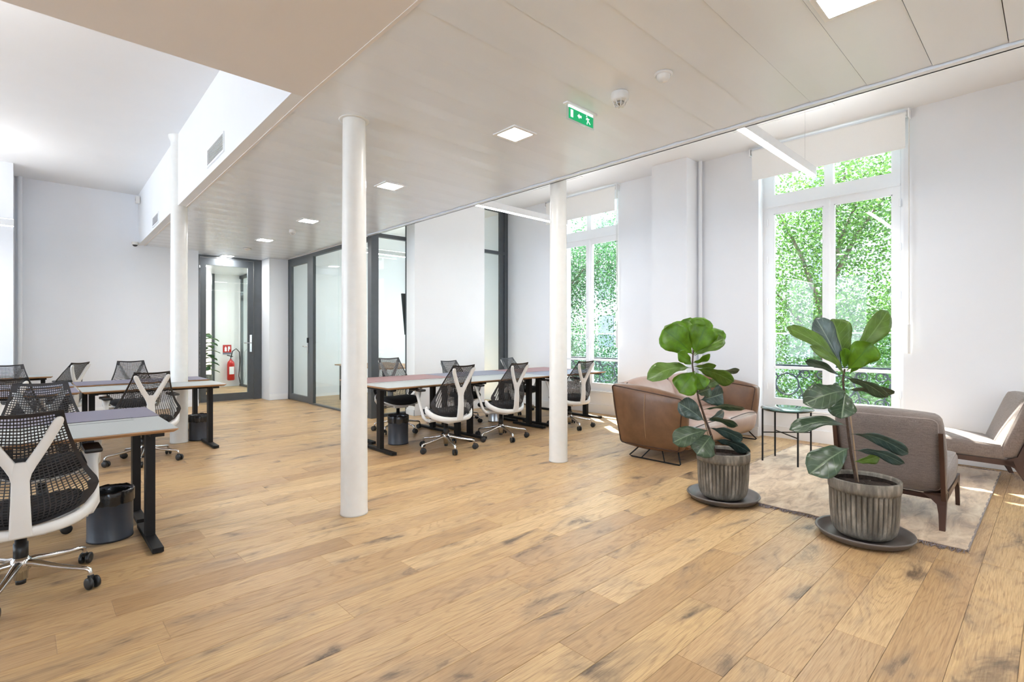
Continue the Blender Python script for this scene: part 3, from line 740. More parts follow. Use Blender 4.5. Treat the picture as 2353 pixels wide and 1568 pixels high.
B((-.10, 0, -.15), (.10, .012, -.10)).build('blue_strip', M['lino_blue'], sg)
MB().box((-.06, -.002, -.07), (-.01, .0, .03)).box((-.045, -.002, .03), (-.025, 0, .055)).build('extinguisher_symbol', M['signw'], sg)
MB().box((.02, -.002, -.07), (.045, 0, .06)).box((.05, -.002, -.02), (.07, 0, .06)).build('flame_symbol', M['signw'], sg)

# ================================================================== CEILING FIXTURES
for i, (x, y) in enumerate([(2.862, .695), (2.845, 2.98), (2.85, 4.93), (2.88, 7.21), (2.92, 9.15), (2.95, 11.50)]):
    lab = ['square ceiling light at the top of the picture above the camera side', 'square ceiling light beside the green exit sign', 'square ceiling light just right of the nearest column',
           'square ceiling light beside the round smoke detector at mid ceiling', 'square ceiling light second farthest along the metal ceiling', 'square ceiling light right above the far glass door'][i]
    t = thing('ceiling_light', lab, 'ceiling light', (x, y, ZC), group='square ceiling lights')
    MB().box((-.125, -.125, -.008), (-.10, .125, .004)).box((.10, -.125, -.008), (.125, .125, .004)).box((-.1, -.125, -.008), (.1, -.10, .004)).box((-.1, .10, -.008), (.1, .125, .004)).build('frame', M['white'], t)
    B((-.10, -.10, -.005), (.10, .10, -.001)).build('diffuser', M['led'], t)
for y, lab in ((-1.6, 'added unseen square ceiling light just behind the camera'), (-3.3, 'added unseen square ceiling light by the rear wall')):  # out-of-view lights added for more downward light in the room
    t = thing('ceiling_light', lab, 'ceiling light', (2.85, y, ZC), group='square ceiling lights')
    B((-.10, -.10, -.005), (.10, .10, -.001)).build('diffuser', M['led'], t)
t = thing('ceiling_light', 'added square ceiling light in the corridor behind the far glass door', 'ceiling light', (2.9, 13.6, ZC), group='square ceiling lights')  # added to brighten the corridor
B((-.13, -.13, -.01), (.13, .13, -.002)).build('diffuser', M['led'], t)
def detector(x, y, label, s=1):
    t = thing('smoke_detector', label, 'smoke detector', (x, y, ZC))
    MB().lathe([(.055*s, .0), (.058*s, -.02*s), (.058*s, -.045*s), (.045*s, -.06*s), (0, -.062*s)], 24).build('body', M['wplast'], t)
    c = MB()
    for k in range(8):
        a = k*PI/4; c.tube([(.05*s*math.cos(a), .05*s*math.sin(a), -.045*s), (.035*s*math.cos(a), .035*s*math.sin(a), -.085*s), (0, 0, -.092*s)], .004*s, 5)
    c.build('cage', M['wplast'], t)
    MB().lathe([(.0, -.06*s), (.030*s, -.06*s), (.026*s, -.08*s), (0, -.083*s)], 16).build('chamber', M['steel'], t)
    if s > .9: B((.045, .03, -.006), (.12, .055, .0)).build('name_plate', M['wplast'], t)
detector(2.875, 2.0, 'white smoke detector with a caged underside beside the exit sign')
detector(2.945, 7.98, 'white smoke detector farther along the metal ceiling between two lights', .85)
t = thing('motion_sensor', 'white dome motion sensor near the top of the picture', 'sensor', (2.86, 1.67, ZC))
MB().lathe([(.055, 0), (.057, -.006), (.045, -.012)], 24).build('ring', M['wplast'], t)
MB().lathe([(.042, -.010), (.040, -.028), (.028, -.044), (0, -.052)], 24).build('dome', M['wplast'], t)
t = thing('motion_sensor', 'small white ceiling sensor just before the far glass door', 'sensor', (2.96, 10.25, ZC))
MB().lathe([(.07, 0), (.07, -.015), (.045, -.03), (0, -.045)], 20).build('dome', M['wplast'], t)
# exit sign
t = thing('exit_sign', 'green running man exit sign hanging from the metal ceiling', 'sign', (2.87, 2.33, ZC-.06))
B((-.15, -.004, -.055), (.15, .004, .055)).build('acrylic_plate', M['gguard'], t)
B((-.135, -.008, -.045), (.135, -.004, .030)).build('green_face', M['green'], t)
B((-.135, -.007, .034), (.135, .003, .050)).build('light_strip', M['signw'], t)
B((-.165, -.02, .050), (.165, .02, .060)).build('ceiling_slot', M['white'], t)
B((-.118, -.0095, -.032), (-.092, -.008, .020)).build('door_symbol', M['signw'], t)
ar = MB().prism([(-.045, -.005), (-.024, .014), (-.024, .004), (.0, .004), (.0, -.012), (-.024, -.012), (-.024, -.022)], -.0095, -.008); ar.build('arrow_symbol', M['signw'], t)
rm_ = MB()
def pl(pts, w): 
    for (a, b), (c, d) in zip(pts[:-1], pts[1:]):
        dx, dz = c-a, d-b; l = math.hypot(dx, dz); nx, nz = -dz/l*w, dx/l*w
        rm_.prism([(a+nx, b+nz), (c+nx, d+nz), (c-nx, d-nz), (a-nx, b-nz)], -.0095, -.008)
pl([(.066, .010), (.074, -.010)], .0055); pl([(.074, -.010), (.066, -.020), (.062, -.036)], .0035); pl([(.074, -.010), (.088, -.020), (.098, -.030)], .0035)
pl([(.066, .010), (.054, .002), (.056, -.008)], .0028); pl([(.067, .009), (.082, .002), (.090, .006)], .0028)
rm_.prism([(.059+.006*math.cos(k*PI/5), .021+.006*math.sin(k*PI/5)) for k in range(10)], -.0095, -.008)
rm_.build('running_man_symbol', M['signw'], t)
# ceiling slot diffusers over the windows
for (y0, y1, lab) in ((1.65, 2.75, 'long white slot air diffuser in the high ceiling above the armchair window'), (5.1, 6.2, 'long white slot air diffuser in the high ceiling by the far window')):
    t = thing('air_diffuser', lab, 'vent', (6.25, (y0+y1)/2, ZU))
    h = (y1-y0)/2
    MB().box((-.09, -h, -.008), (-.06, h, 0)).box((.06, -h, -.008), (.09, h, 0)).box((-.06, -h, -.008), (.06, -h+.03, 0)).box((-.06, h-.03, -.008), (.06, h, 0)).build('frame', M['ceilw'], t)
    for dx in (-.03, 0, .03): B((dx-.008, -h+.03, -.006), (dx+.008, h-.03, -.001)).build('slat', M['ceilw'], t)
# linear pendants
def pendant(x0, x1, y, z, label, group=None):
    t = thing('linear_pendant', label, 'pendant light', ((x0+x1)/2, y, z)); h = (x1-x0)/2
    MB().box((-h, -.035, 0), (h, .035, .085), .003).build('housing', M['white'], t)
    B((-h+.004, -.029, -.003), (h-.004, .029, .001)).build('diffuser', M['ledlin'], t)
    B((-h+.004, -.024, .084), (h-.004, .024, .087)).build('upper_diffuser', M['ledlin'], t)
    for sx in (-h+.25, h-.25): MB().tube([(sx, 0, .085), (sx, 0, ZU-z)], .0012, 5).build('wire', M['steel'], t)
    return t
pendant(4.12, 6.10, 1.79, 3.04, 'slim white linear pendant in front of the armchair window')
pendant(4.12, 6.05, 5.20, 3.04, 'slim white linear pendant over the far row of desks')
pendant(-2.1, -.115, 9.2, 2.74, 'end of a slim white linear pendant at the left picture edge')
pendant(-2.4, -.4, 5.0, 2.9, 'added unseen linear pendant in the high space out of the left edge')  # out-of-view pendant added for extra room light
pendant(4.6, 6.6, 9.45, 3.0, 'white linear pendant inside the glass meeting room')
for (x, y, lab) in ((3.0, 16.5, 'added square ceiling light deep in the corridor beyond the far glass door'), (5.6, 13.2, 'added square ceiling light in the room beside the corridor')):  # both added to brighten the spaces behind the glass
    t = thing('ceiling_light', lab, 'ceiling light', (x, y, ZC), group='square ceiling lights')
    B((-.13, -.13, -.01), (.13, .13, -.002)).build('diffuser', M['led'], t)
# bulkhead grilles
def grille(y0, y1, z0, z1, label, n):
    xx = xa0+(xa1-xa0)*((y0+y1)/2-3.44)/(YB-3.44)
    t = thing('wall_grille', label, 'vent', (xx, (y0+y1)/2, (z0+z1)/2)); h = (y1-y0)/2; v = (z1-z0)/2
    t.rotation_euler = (0, 0, -math.atan((xa1-xa0)/(YB-3.44)))
    fw = .018
    MB().box((-.012, -h-fw, -v-fw), (.004, -h, v+fw)).box((-.012, h, -v-fw), (.004, h+fw, v+fw)).box((-.012, -h, -v-fw), (.004, h, -v)).box((-.012, -h, v), (.004, h, v+fw)).build('frame', M['white'], t)
    B((-.001, -h, -v), (.004, h, v)).build('back_plate', M['black'], t)
    for k in range(n):
        z = -v+(k+.5)*2*v/n
        o = B((-.010, -h, z-v/n*.45), (-.005, h, z+v/n*.25)).build('slat', M['white'], t)
grille(5.25, 5.86, 3.04, 3.19, 'nearer white louvred air grille on the bulkhead above the desks', 10)
grille(8.95, 9.45, 3.0, 3.12, 'farther small air grille on the bulkhead near the end wall', 8)
t = thing('dome_camera', 'small black dome camera in the corner under the bulkhead', 'camera', (1.37, 10.95, 2.93))
MB().lathe([(.05, .03), (.052, 0), (.04, -.02)], 20).build('housing', M['wplast'], t); MB().lathe([(.04, -.005), (.036, -.03), (.02, -.045), (0, -.05)], 16).build('dome', M['blackp'], t)
MB().tube([(.0, .0, .02), (.03, .12, .03), (.04, .26, .03)], .015, 8).build('arm', M['wplast'], t)
t = thing('wall_sensor', 'small white sensor box high in the far corner of the bulkhead', 'sensor', (1.40, 10.9, 3.68))
B((-.03, -.05, -.06), (.03, .05, .06), .008).build('housing', M['wplast'], t); B((-.034, -.02, -.02), (-.028, .02, .02)).build('lens', M['steel'], t)

# ================================================================== DESKS
def desk(x0, x1, y0, y1, top, label, group, rear=False, legs=(1, 1), lid=True):
    cx, cy_ = (x0+x1)/2, (y0+y1)/2; t = thing('desk', label, 'desk', (cx, cy_, 0), group=group)
    hx, hy = (x1-x0)/2-.003, (y1-y0)/2; z1 = .762
    # plywood board with under-bevelled edges, linoleum inlay on top
    b_ = .022
    mb = MB(); mb.add([(-hx, -hy, z1-.003), (hx, -hy, z1-.003), (hx, hy, z1-.003), (-hx, hy, z1-.003), (-hx, -hy, z1-.009), (hx, -hy, z1-.009), (hx, hy, z1-.009), (-hx, hy, z1-.009),
            (-hx+b_, -hy+b_, z1-.025), (hx-b_, -hy+b_, z1-.025), (hx-b_, hy-b_, z1-.025), (-hx+b_, hy-b_, z1-.025)],
           [(0, 1, 2, 3), (0, 4, 5, 1), (1, 5, 6, 2), (2, 6, 7, 3), (3, 7, 4, 0), (4, 8, 9, 5), (5, 9, 10, 6), (6, 10, 11, 7), (7, 11, 8, 4), (8, 11, 10, 9)])
    tp = mb.build('tabletop', M['ply'], t)
    B((-hx+.002, -hy+.002, z1-.003), (hx-.002, hy-.002, z1)).build('linoleum', M[top], tp)
    if lid:
        yy = hy-.05 if not rear else -hy+.05
        B((-hx+.16, yy-.045, z1-.001), (hx-.16, yy+.045, z1+.0015)).build('cable_lid', M[top], tp)
        MB().box((-hx+.155, yy-.048, z1-.002), (hx-.155, yy-.045, z1+.0006)).box((-hx+.155, yy+.045, z1-.002), (hx-.155, yy+.048, z1+.0006)).build('lid_gap', M['joint'], tp)
    f = MB().box((-hx+.08, -.03, z1-.065), (hx-.08, .03, z1-.025)); 
    for s_ in (-1, 1): f.box((s_*(hx-.10)-.035, -hy+.05, z1-.050), (s_*(hx-.10)+.035, hy-.05, z1-.025))
    f.build('underframe', M['black'], t)
    for s_, on in ((-1, legs[0]), (1, legs[1])):
        x = s_*(hx-.10)
        l = MB().box((x-.025, -.04, .035), (x+.025, .04, z1-.045))
        l.build('leg', M['black'], t)
        ft = MB().box((x-.03, -hy+.03, .006), (x+.03, hy-.03, .036), .003); ft.build('foot', M['black'], t)
    return t
G1 = 'desks of the nearest pair at the left'; G2 = 'desks of the second row at the left'; G3 = 'desks in the far row before the glass room'
desk(-.64, .69, 3.74, 4.40, 'lino_grey', 'grey-topped desk nearest the camera at the left', G1)
desk(-.64, .70, 4.42, 5.04, 'lino_violet', 'violet-topped desk directly behind the nearest grey desk', G1, rear=True)
desk(.41, 1.74, 6.80, 7.45, 'lino_grey', 'grey-topped desk of the second row, in front of the white column', G2)
desk(.41, 1.77, 7.70, 8.38, 'lino_violet', 'violet-topped desk behind the white column', G2, rear=True)
desk(-.93, .40, 6.80, 7.45, 'lino_violet', 'violet-topped desk of the second row left of the grey one', G2)
desk(-.93, .40, 7.70, 8.38, 'lino_blue', 'slate-topped desk at the far side of the second row at left', G2, rear=True)
desk(-1.05, .28, 9.80, 10.33, 'lino_grey', 'small-looking grey-topped desk by the end wall at the far left', None, lid=False)
desk(2.87, 4.19, 5.02, 5.71, 'lino_grey', 'grey-topped desk at the near left end of the far row', G3)
desk(4.19, 5.51, 5.02, 5.71, 'lino_grey', 'grey-topped desk in the middle of the far row, near side', G3)
desk(5.51, 6.84, 5.02, 5.71, 'lino_blue', 'slate-topped desk at the window end of the far row, near side', G3)
desk(3.0, 4.32, 5.73, 6.5, 'lino_red', 'burgundy-topped desk at the left end of the far row, glass side', G3, rear=True)
desk(4.32, 5.64, 5.73, 6.5, 'lino_blue', 'slate-topped desk in the middle of the far row, glass side', G3, rear=True)
desk(5.64, 6.94, 5.73, 6.5, 'lino_red', 'burgundy-topped desk at the window end of the far row, glass side', G3, rear=True)

# ================================================================== OFFICE CHAIR
def lerp(tab, x):
    for (a, b), (c, d) in zip(tab[:-1], tab[1:]):
        if x <= c: return b+(d-b)*max(0, (x-a))/(c-a)
    return tab[-1][1]
WT = [(0, .245), (.06, .292), (.13, .308), (.2, .300), (.35, .262), (.5, .230), (.7, .194), (.85, .171), (1, .154)]
YC = [(.38, -.205), (.46, -.222), (.55, -.228), (.65, -.215), (.75, -.222), (.85, -.265), (.98, -.345)]
KC = [(.38, 1.15), (.5, 1.1), (.65, .95), (.8, .6), (.98, .25)]
def bsurf(u, v, off=0):
    w_ = lerp(WT, v); x = u*w_
    zb = .395+.95*x*x; zt_ = .985-.010*math.cos(u*PI/2)
    z = zb+(zt_-zb)*v-.035*(1-abs(u))*math.sin(PI*v)*(.35+.65*v)
    y = lerp(YC, z)+lerp(KC, z)*x*x
    return Vector((x, y+off, z))
def make_chair(name, label, loc, rz, group):
    t = thing(name, label, 'office chair', loc, rz, group)
    # lattice back
    NU, NV = 28, 38; mb = MB(); mb2 = MB()
    for j in range(NV):
        for i in range(NU):
            u0, u1 = -1+2*i/NU, -1+2*(i+1)/NU; v0, v1 = j/NV, (j+1)/NV
            um = abs((u0+u1)/2); vm = (v0+v1)/2
            solid = i in (0, NU-1) or j == NV-1 or (um > .80 and vm > .90) or (um+.9*vm > 1.70) or (vm < .20 and um > .80+.5*abs(vm-.1)) or j == 0
            if solid:
                P = [bsurf(u0, v0), bsurf(u1, v0), bsurf(u1, v1), bsurf(u0, v1)]; Q = [p+Vector((0, -.006, 0)) for p in P]
                mb2.add(P+Q, [(0, 1, 2, 3), (7, 6, 5, 4), (0, 4, 5, 1), (2, 6, 7, 3), (1, 5, 6, 2), (3, 7, 4, 0)]); continue
            fu = .125+.03*(vm > .6); fv = .14 if vm < .45 else .20
            du, dv = (u1-u0)*fu, (v1-v0)*fv
            O = [bsurf(u0, v0), bsurf(u1, v0), bsurf(u1, v1), bsurf(u0, v1)]
            I = [bsurf(u0+du, v0+dv), bsurf(u1-du, v0+dv), bsurf(u1-du, v1-dv), bsurf(u0+du, v1-dv)]
            e = Vector((0, -.004, 0)); O2 = [p+e for p in O]; I2 = [p+e for p in I]
            fs = []
            for k in range(4):
                n_ = (k+1) % 4
                fs += [(k, n_, 4+n_, 4+k), (8+n_, 8+k, 12+k, 12+n_), (4+k, 4+n_, 12+n_, 12+k)]
            mb.add(O+I+O2+I2, fs)
    bl = mb.build('back_lattice', M['lattice'], t)
    mb2.build('lattice_rim', M['lattice'], bl)
    # Y tower
    def ys_(z): return lerp([(.36, -.262), (.45, -.282), (.55, -.288), (.68, -.288), (.80, -.305), (.90, -.330), (.97, -.357)], z)
    def ribbon(cl, wd):      # cl list of (x,z), width
        rows = []
        for i, (x, z) in enumerate(cl):
            x2, z2 = cl[min(i+1, len(cl)-1)]; x1, z1_ = cl[max(i-1, 0)]
            d = Vector((x2-x1, 0, z2-z1_)).normalized(); n_ = Vector((d.z, 0, -d.x)); wv = wd[i]/2
            pr = [(-1, 0), (-1, -.8), (-.8, -1), (.8, -1), (1, -.8), (1, 0), (-1, 0)]
            rows.append([Vector((x+n_.x*wv*a, ys_(z)+.012+b*.022, z+n_.z*wv*a)) for a, b in pr])
        return rows
    yt = MB()
    stem = [(0, .365), (0, .45), (0, .55), (0, .64), (0, .70), (0, .735)]; yt.grid(ribbon(stem, [.085, .078, .070, .066, .068, .05]))
    for s_ in (-1, 1):
        arm = [(s_*.010, .64), (s_*.018, .68), (s_*.036, .72), (s_*.066, .775), (s_*.098, .84), (s_*.125, .90), (s_*.134, .922), (s_*.1405, .938), (s_*.1435, .946), (s_*.1455, .951)]
        r_ = ribbon(arm, [.045, .046, .046, .044, .042, .042, .041, .034, .024, .006]); yt.grid(r_)
    yt.build('y_tower', M['wplast'], t)
    # lower rim arc
    rows = []
    for k in range(25):
        a = -1+2*k/24; ang = a*PI*.50
        x = .300*math.sin(ang); y = -.03-.225*math.cos(ang); z = .378+.105*abs(a)**2.6
        hh = .022+.014*abs(a); n_ = Vector((math.sin(ang), -math.cos(ang), 0))
        c = Vector((x, y, z)); rows.append([c+n_*p+Vector((0, 0, q*hh)) for p, q in ((-.014, -1), (.006, -1.05), (.016, -.6), (.016, .7), (.004, 1), (-.014, 1), (-.014, -1))])
    MB().grid(rows).build('lower_rim', M['wplast'], t)
    # seat
    def sq(a): c, s_ = math.cos(a), math.sin(a); p = .62; return (math.copysign(abs(c)**p, c), math.copysign(abs(s_)**p, s_))
    def seatmb(prof, rx, ry, cyy):
        mb = MB(); rows = []
        for s_, z in prof:
            rows.append([(rx*s_*sq(2*PI*k/40)[0], cyy+ry*s_*sq(2*PI*k/40)[1], z-(.035*max(0, s_*sq(2*PI*k/40)[1])**3)+.02*(s_*sq(2*PI*k/40)[0])**2) for k in range(41)])
        mb.grid(rows); return mb
    seatmb([(0, .468), (.5, .466), (.85, .462), (.96, .452), (1, .436), (.98, .415), (.9, .402), (0, .40)], .255, .235, .035).build('seat', M['fabricb'], t)
    seatmb([(0, .398), (.93, .402), (.95, .392), (.8, .372), (.45, .355), (0, .352)], .25, .225, .03).build('seat_pan', M['wplast'], t)
    MB().box((-.10, -.17, .325), (.10, .13, .368), .012).box((-.27, -.06, .345), (.27, .0, .372), .01).build('tilt_box', M['wplast'], t)
    MB().tube([(.10, .06, .345), (.22, .07, .338), (.25, .07, .335)], [.006, .006, .014], 8).tube([(-.10, .02, .345), (-.20, .03, .335), (-.24, .03, .33)], [.006, .008, .016], 8).build('lever', M['steel'], t)
    for s_ in (-1, 1):
        pts = [(s_*.225, -.01, .355), (s_*.280, .0, .365), (s_*.300, .02, .40), (s_*.302, .08, .52), (s_*.300, .13, .62), (s_*.298, .15, .682)]
        arm = MB().tube(pts, [.026, .026, .024, .022, .026, .046], 12, flat=(1.15, .75)); a_ = arm.build('arm', M['wplast'], t)
        MB().box((s_*.298-.042, .03, .680), (s_*.298+.042, .27, .706), .012).build('arm_pad', M['blackp'], a_)
    # column and base
    MB().lathe([(0, .37), (.024, .37), (.024, .26), (.030, .26), (.030, .175), (0, .175)], 18).build('gas_column', M['blackp'], t)
    bs_ = MB().lathe([(.030, .185), (.040, .175), (.046, .15), (.040, .12), (.030, .115), (.028, .07), (0, .07)], 20)
    base = bs_.build('base', M['chrome'], t)
    MB().lathe([(0, .072), (.022, .072), (.021, .045), (0, .045)], 16).build('column_tip', M['blackp'], base)
    for k in range(5):
        a = -PI*.2+2*PI*k/5; c, s_ = math.cos(a), math.sin(a)
        def Q(r, z): return (r*c, r*s_, z)
        MB().tube([Q(.02, .155), Q(.07, .150), Q(.16, .128), (.25*c, .25*s_, .112), Q(.305, .106), Q(.325, .098), Q(.331, .080), Q(.331, .068)], [.022, .021, .017, .0145, .0135, .013, .012, .011], 10, flat=(1, .85)).build('base_arm', M['chrome'], t)
        cs = MB(); ca = a+1.1+k*.9; tx = Vector((math.cos(ca), math.sin(ca), 0)); nx = Vector((-tx.y, tx.x, 0)); ctr = Vector((.331*c, .331*s_, 0))-nx*.014
        for w_ in (-1, 1):
            ring = []
            c0 = ctr+tx*(w_*.017)+Vector((0, 0, .032))
            prof = [(0, -.010), (.022, -.010), (.031, -.007), (.032, 0), (.031, .007), (.022, .010), (0, .010)]
            rows = [[c0+tx*(h_)+nx*(r_*math.cos(q*PI/9))+Vector((0, 0, r_*math.sin(q*PI/9))) for q in range(19)] for r_, h_ in prof]; cs.grid(rows)
        cs.tube([ctr+nx*.014+Vector((0, 0, .070)), ctr+nx*.012+Vector((0, 0, .050)), ctr+Vector((0, 0, .036))], [.014, .014, .008], 8)
        cs.build('caster', M['blackp'], t)
    return t
GC = 'white and black mesh office chairs'
ch0 = make_chair('office_chair', 'office chair nearest the camera at the lower left, seen from behind', (-.02, 3.70, 0), 0, GC)
R = math.radians
chairs = [
 (.08, 4.90, 180, 'office chair tucked in behind the nearest violet desk, facing the camera', 1.0),
 (.91, 6.66, 4, 'office chair at the second row desk, white Y facing the camera by the column', .985),
 (1.06, 8.72, 176, 'office chair at the far side of the second row, facing the camera', 1.0),
 (-.12, 6.72, -3, 'office chair at the left picture edge with one white Y arm showing', .975),
 (-.16, 8.70, 183, 'office chair at the far left picture edge, highest dark back there', .99),
 (.29, 9.42, 48, 'office chair turned side-on by the end wall, seen as a thin slanted back', .99),
 (3.58, 4.92, 0, 'leftmost office chair on the near side of the far row of desks', 1.025),
 (4.50, 4.98, 3, 'middle office chair on the near side of the far row of desks', 1.015),
 (5.78, 4.90, -6, 'office chair on the near side of the far row, right of the second column', 1.0),
 (3.80, 6.36, 172, 'office chair at the glass side, above the burgundy desk at the left end', 1.035),
 (4.97, 6.42, 180, 'office chair at the glass side mostly hidden behind the leftmost near chair', .955),
 (6.28, 6.42, 184, 'office chair at the glass side, peeking out beside the middle near chair', .965)]
for x, y, a, lab, s_ in chairs: dup(ch0, (x, y, 0), R(a), lab, GC, s_)
ch0.scale = (1, 1, .985)

# ================================================================== BINS
def bin_(x, y, label, m='bin', bag=True, r=.125, h=.31):
    t = thing('waste_bin', label, 'waste bin', (x, y, 0))
    MB().lathe([(0, .004), (r*.98, .004), (r, .0), (r, .012), (r*.985, .016), (r*.985, h-.01), (r*1.02, h-.006), (r*1.02, h), (r*.97, h), (r*.96, .02), (0, .02)], 40).build('shell', M[m], t)
    if bag:
        rg = random.Random(int(x*100)); rows = []
        ph = [rg.uniform(0, 6) for _ in range(4)]
        for i, (rr, z) in enumerate([(.78, h-.16), (.90, h-.07), (.965, h-.012), (1.01, h+.012), (1.045, h+.002), (1.04, h-.035), (1.035, h-.075)]):
            row = []
            for k in range(61):
                a = 2*PI*k/60; wv = math.sin(7*a+ph[0])+.7*math.sin(13*a+ph[1])+.5*math.sin(23*a+ph[2]+i)
                row.append((r*(rr+.008*wv*(1 if i != 4 else .4))*math.cos(a), r*(rr+.008*wv*(1 if i != 4 else .4))*math.sin(a), z+(.0035*wv if i in (5, 6) else .002*wv)))
            rows.append(row)
        MB().grid(rows).build('liner', M['bag'], t)
    return t
bin_(.405, 4.30, 'slate grey waste bin with black liner behind the nearest chair')
bin_(1.625, 7.60, 'slate grey waste bin with black liner beside the white column at the left', r=.12)
bin_(3.36, 5.62, 'blue-grey waste bin with black liner under the left end of the far desks', h=.34)
bin_(5.37, 6.06, 'shiny steel waste bin under the middle of the far desks', 'steel', False)

# ================================================================== SOFA
sf = thing('leather_sofa', 'brown leather two-seat sofa on thin black sled legs', 'sofa', (5.82, 3.0, 0))
def q8(x0b, x1b, y0b, y1b, zb, x0t, x1t, y0t, y1t, z0t, z1t=None):
    z1t = z0t if z1t is None else z1t
    return [(x0b, y0b, zb), (x1b, y0b, zb), (x1b, y1b, zb), (x0b, y1b, zb), (x0t, y0t, z0t), (x1t, y0t, z0t), (x1t, y1t, z1t), (x0t, y1t, z1t)]
def sofa_arm(s_):
    c = q8(*((s_*.93, s_*.79) if s_ < 0 else (.79, .93)), -.33, .40, .125, *((-1.00, -.86) if s_ < 0 else (.84, .98)), -.41, .48, .70, .795)
    a = MB().puff(c, .04, .034).build('arm', M['leather'], sf, merge=.0005)
    c = [Vector(p) for p in c]; pi_ = MB()
    e = .006*s_
    xo = 0 if s_ < 0 else 1
    def E(i): return c[i]
    idx = (0, 4, 7, 3) if s_ < 0 else (1, 5, 6, 2)
    P_ = [E(i) for i in idx]
    cen = sum(P_, Vector())/4
    pi_.tube(seam_loop(P_, .04, (-s_*.35, 0, 0)), .0055, 6, closed=True)
    P2 = [E(i) for i in ((1, 5, 6, 2) if s_ < 0 else (0, 4, 7, 3))]
    pi_.tube(seam_loop(P2, .04, (s_*.35, 0, 0)), .0055, 6, closed=True)
    pi_.build('piping', M['piping'], a)
    # centre seam on the outer side
    xb, xt = (s_*.935, s_*1.006); sm_ = []
    for k in range(13):
        v = k/12; bul = .030*(1-(2*v-1)**2)
        sm_.append((xb+(xt-xb)*v+s_*(bul+.001), .05-.02*v, .16+(.71-.16)*v))
    MB().tube(sm_, .0028, 6).build('seam', M['stitch'], a)
sofa_arm(-1); sofa_arm(1)
cb = q8(-.86, .86, .28, .46, .14, -.93, .93, .33, .53, .74, .80)
MB().puff(cb, .045, .02).build('backrest', M['leather'], sf, merge=.0005)
MB().puff(q8(-.80, .80, -.36, .34, .13, -.80, .80, -.36, .34, .27), .03, .0).build('seat_base', M['leather'], sf, merge=.0005)
for s_ in (-1, 1):
    x0, x1 = (-.83, -.005) if s_ < 0 else (.005, .83)
    c = q8(x0, x1, -.40, .28, .16, x0, x1, -.44, .28, .40, .415)
    cu_ = MB().puff(c, .06, .035).build('seat_cushion', M['leather2'], sf, merge=.0005)
    c = [Vector(p) for p in c]
    MB().tube([c[4].lerp(c[5], .07+.86*k/10)+Vector((0, .012-.022*math.sin(PI*k/10), -.014+.026*math.sin(PI*k/10))) for k in range(11)], .005, 6).build('piping', M['piping'], cu_)
    x0, x1 = (-.86, -.01) if s_ < 0 else (.01, .86)
    c = q8(x0, x1, .13, .32, .40, x0-.02*(s_ < 0), x1+.02*(s_ > 0), .27, .44, .79, .82)
    bc = MB().puff(c, .07, .045).build('back_cushion', M['leather2'], sf, merge=.0005)
    c = [Vector(p) for p in c]; P_ = [(c[i]+c[j])/2 for i, j in ((0, 3), (4, 7), (5, 6), (1, 2))]; cen = sum(P_, Vector())/4
    MB().tube(seam_loop(P_, .02, (0, 0, 0)), .005, 6, closed=True).build('piping', M['piping'], bc)
for s_ in (-1, 1):
    x = s_*.965; xi = s_*.86
    MB().tube([(xi, -.27, .155), (x, -.36, .02), (x, -.35, .011), (x, .22, .011), (x, .25, .02), (xi, .14, .155)], .0075, 8).tube([(x, -.18, .012), (xi, -.08, .155)], .0065, 8).tube([(x, .10, .012), (xi, .0, .155)], .0065, 8).build('sled_leg', M['black'], sf)

# ================================================================== SIDE TABLE
st_ = thing('side_table', 'round green marble side table on thin black legs', 'side table', (5.83, 1.955, .014))
MB().lathe([(0, .545), (.246, .545), (.25, .549), (.25, .559), (.246, .562), (0, .562)], 48).build('table_top', M['marble'], st_)
L4 = [(-.155, .20), (.155, .178), (-.21, -.185), (.20, -.183)]
L4 = [(-.155, .19), (.155, .175), (-.19, -.165), (.19, -.17)]
for x, y in L4: B((x-.007, y-.007, 0), (x+.007, y+.007, .546)).build('leg', M['black'], st_)
MB().tube([(L4[0][0], L4[0][1], .30), (L4[3][0], L4[3][1], .30)], .006, 6).tube([(L4[1][0], L4[1][1], .285), (L4[2][0], L4[2][1], .285)], .006, 6).build('cross_brace', M['black'], st_)
MB().tube([(.225*math.cos(k*PI/20), .225*math.sin(k*PI/20), .540) for k in range(40)], .006, 6, closed=True).build('top_ring', M['black'], st_)

# ================================================================== RUG
rg_ = thing('area_rug', 'silky beige and brown rug with mauve fringe under the armchairs', 'rug', (5.55, 1.28, 0))
mb = MB(); nx_, ny_ = 60, 40; rnd_ = random.Random(4)
rows = [[(-1.33+2.66*i/nx_, -.90+1.80*j/ny_, .011+.0015*math.sin(i*1.7+j)+rnd_.uniform(0, .0015)) for i in range(nx_+1)] for j in range(ny_+1)]
mb.grid(rows)
mb.box((-1.33, -.90, .001), (1.33, .90, .010)); mb.build('pile', M['rug'], rg_)
fr2 = MB()
for s_ in (-1, 1):
    for k in range(330):
        y = -.89+1.78*k/329; l = rnd_.uniform(.045, .085); dy = rnd_.uniform(-.03, .03)
        x = s_*1.325
        fr2.tube([(x, y, .006), (x+s_*l*.5, y+dy*.4, rnd_.uniform(.006, .012)), (x+s_*l, y+dy, .004)], [.0028, .0024, .0012], 4, cap=False)
fr2.build('fringe', M['fringe'], rg_, kind='stuff')
for s_ in (-1, 1): B((-1.33, s_*.90-.005, .001), (1.33, s_*.90+.005, .012)).build('binding', M['pipefab'], rg_)

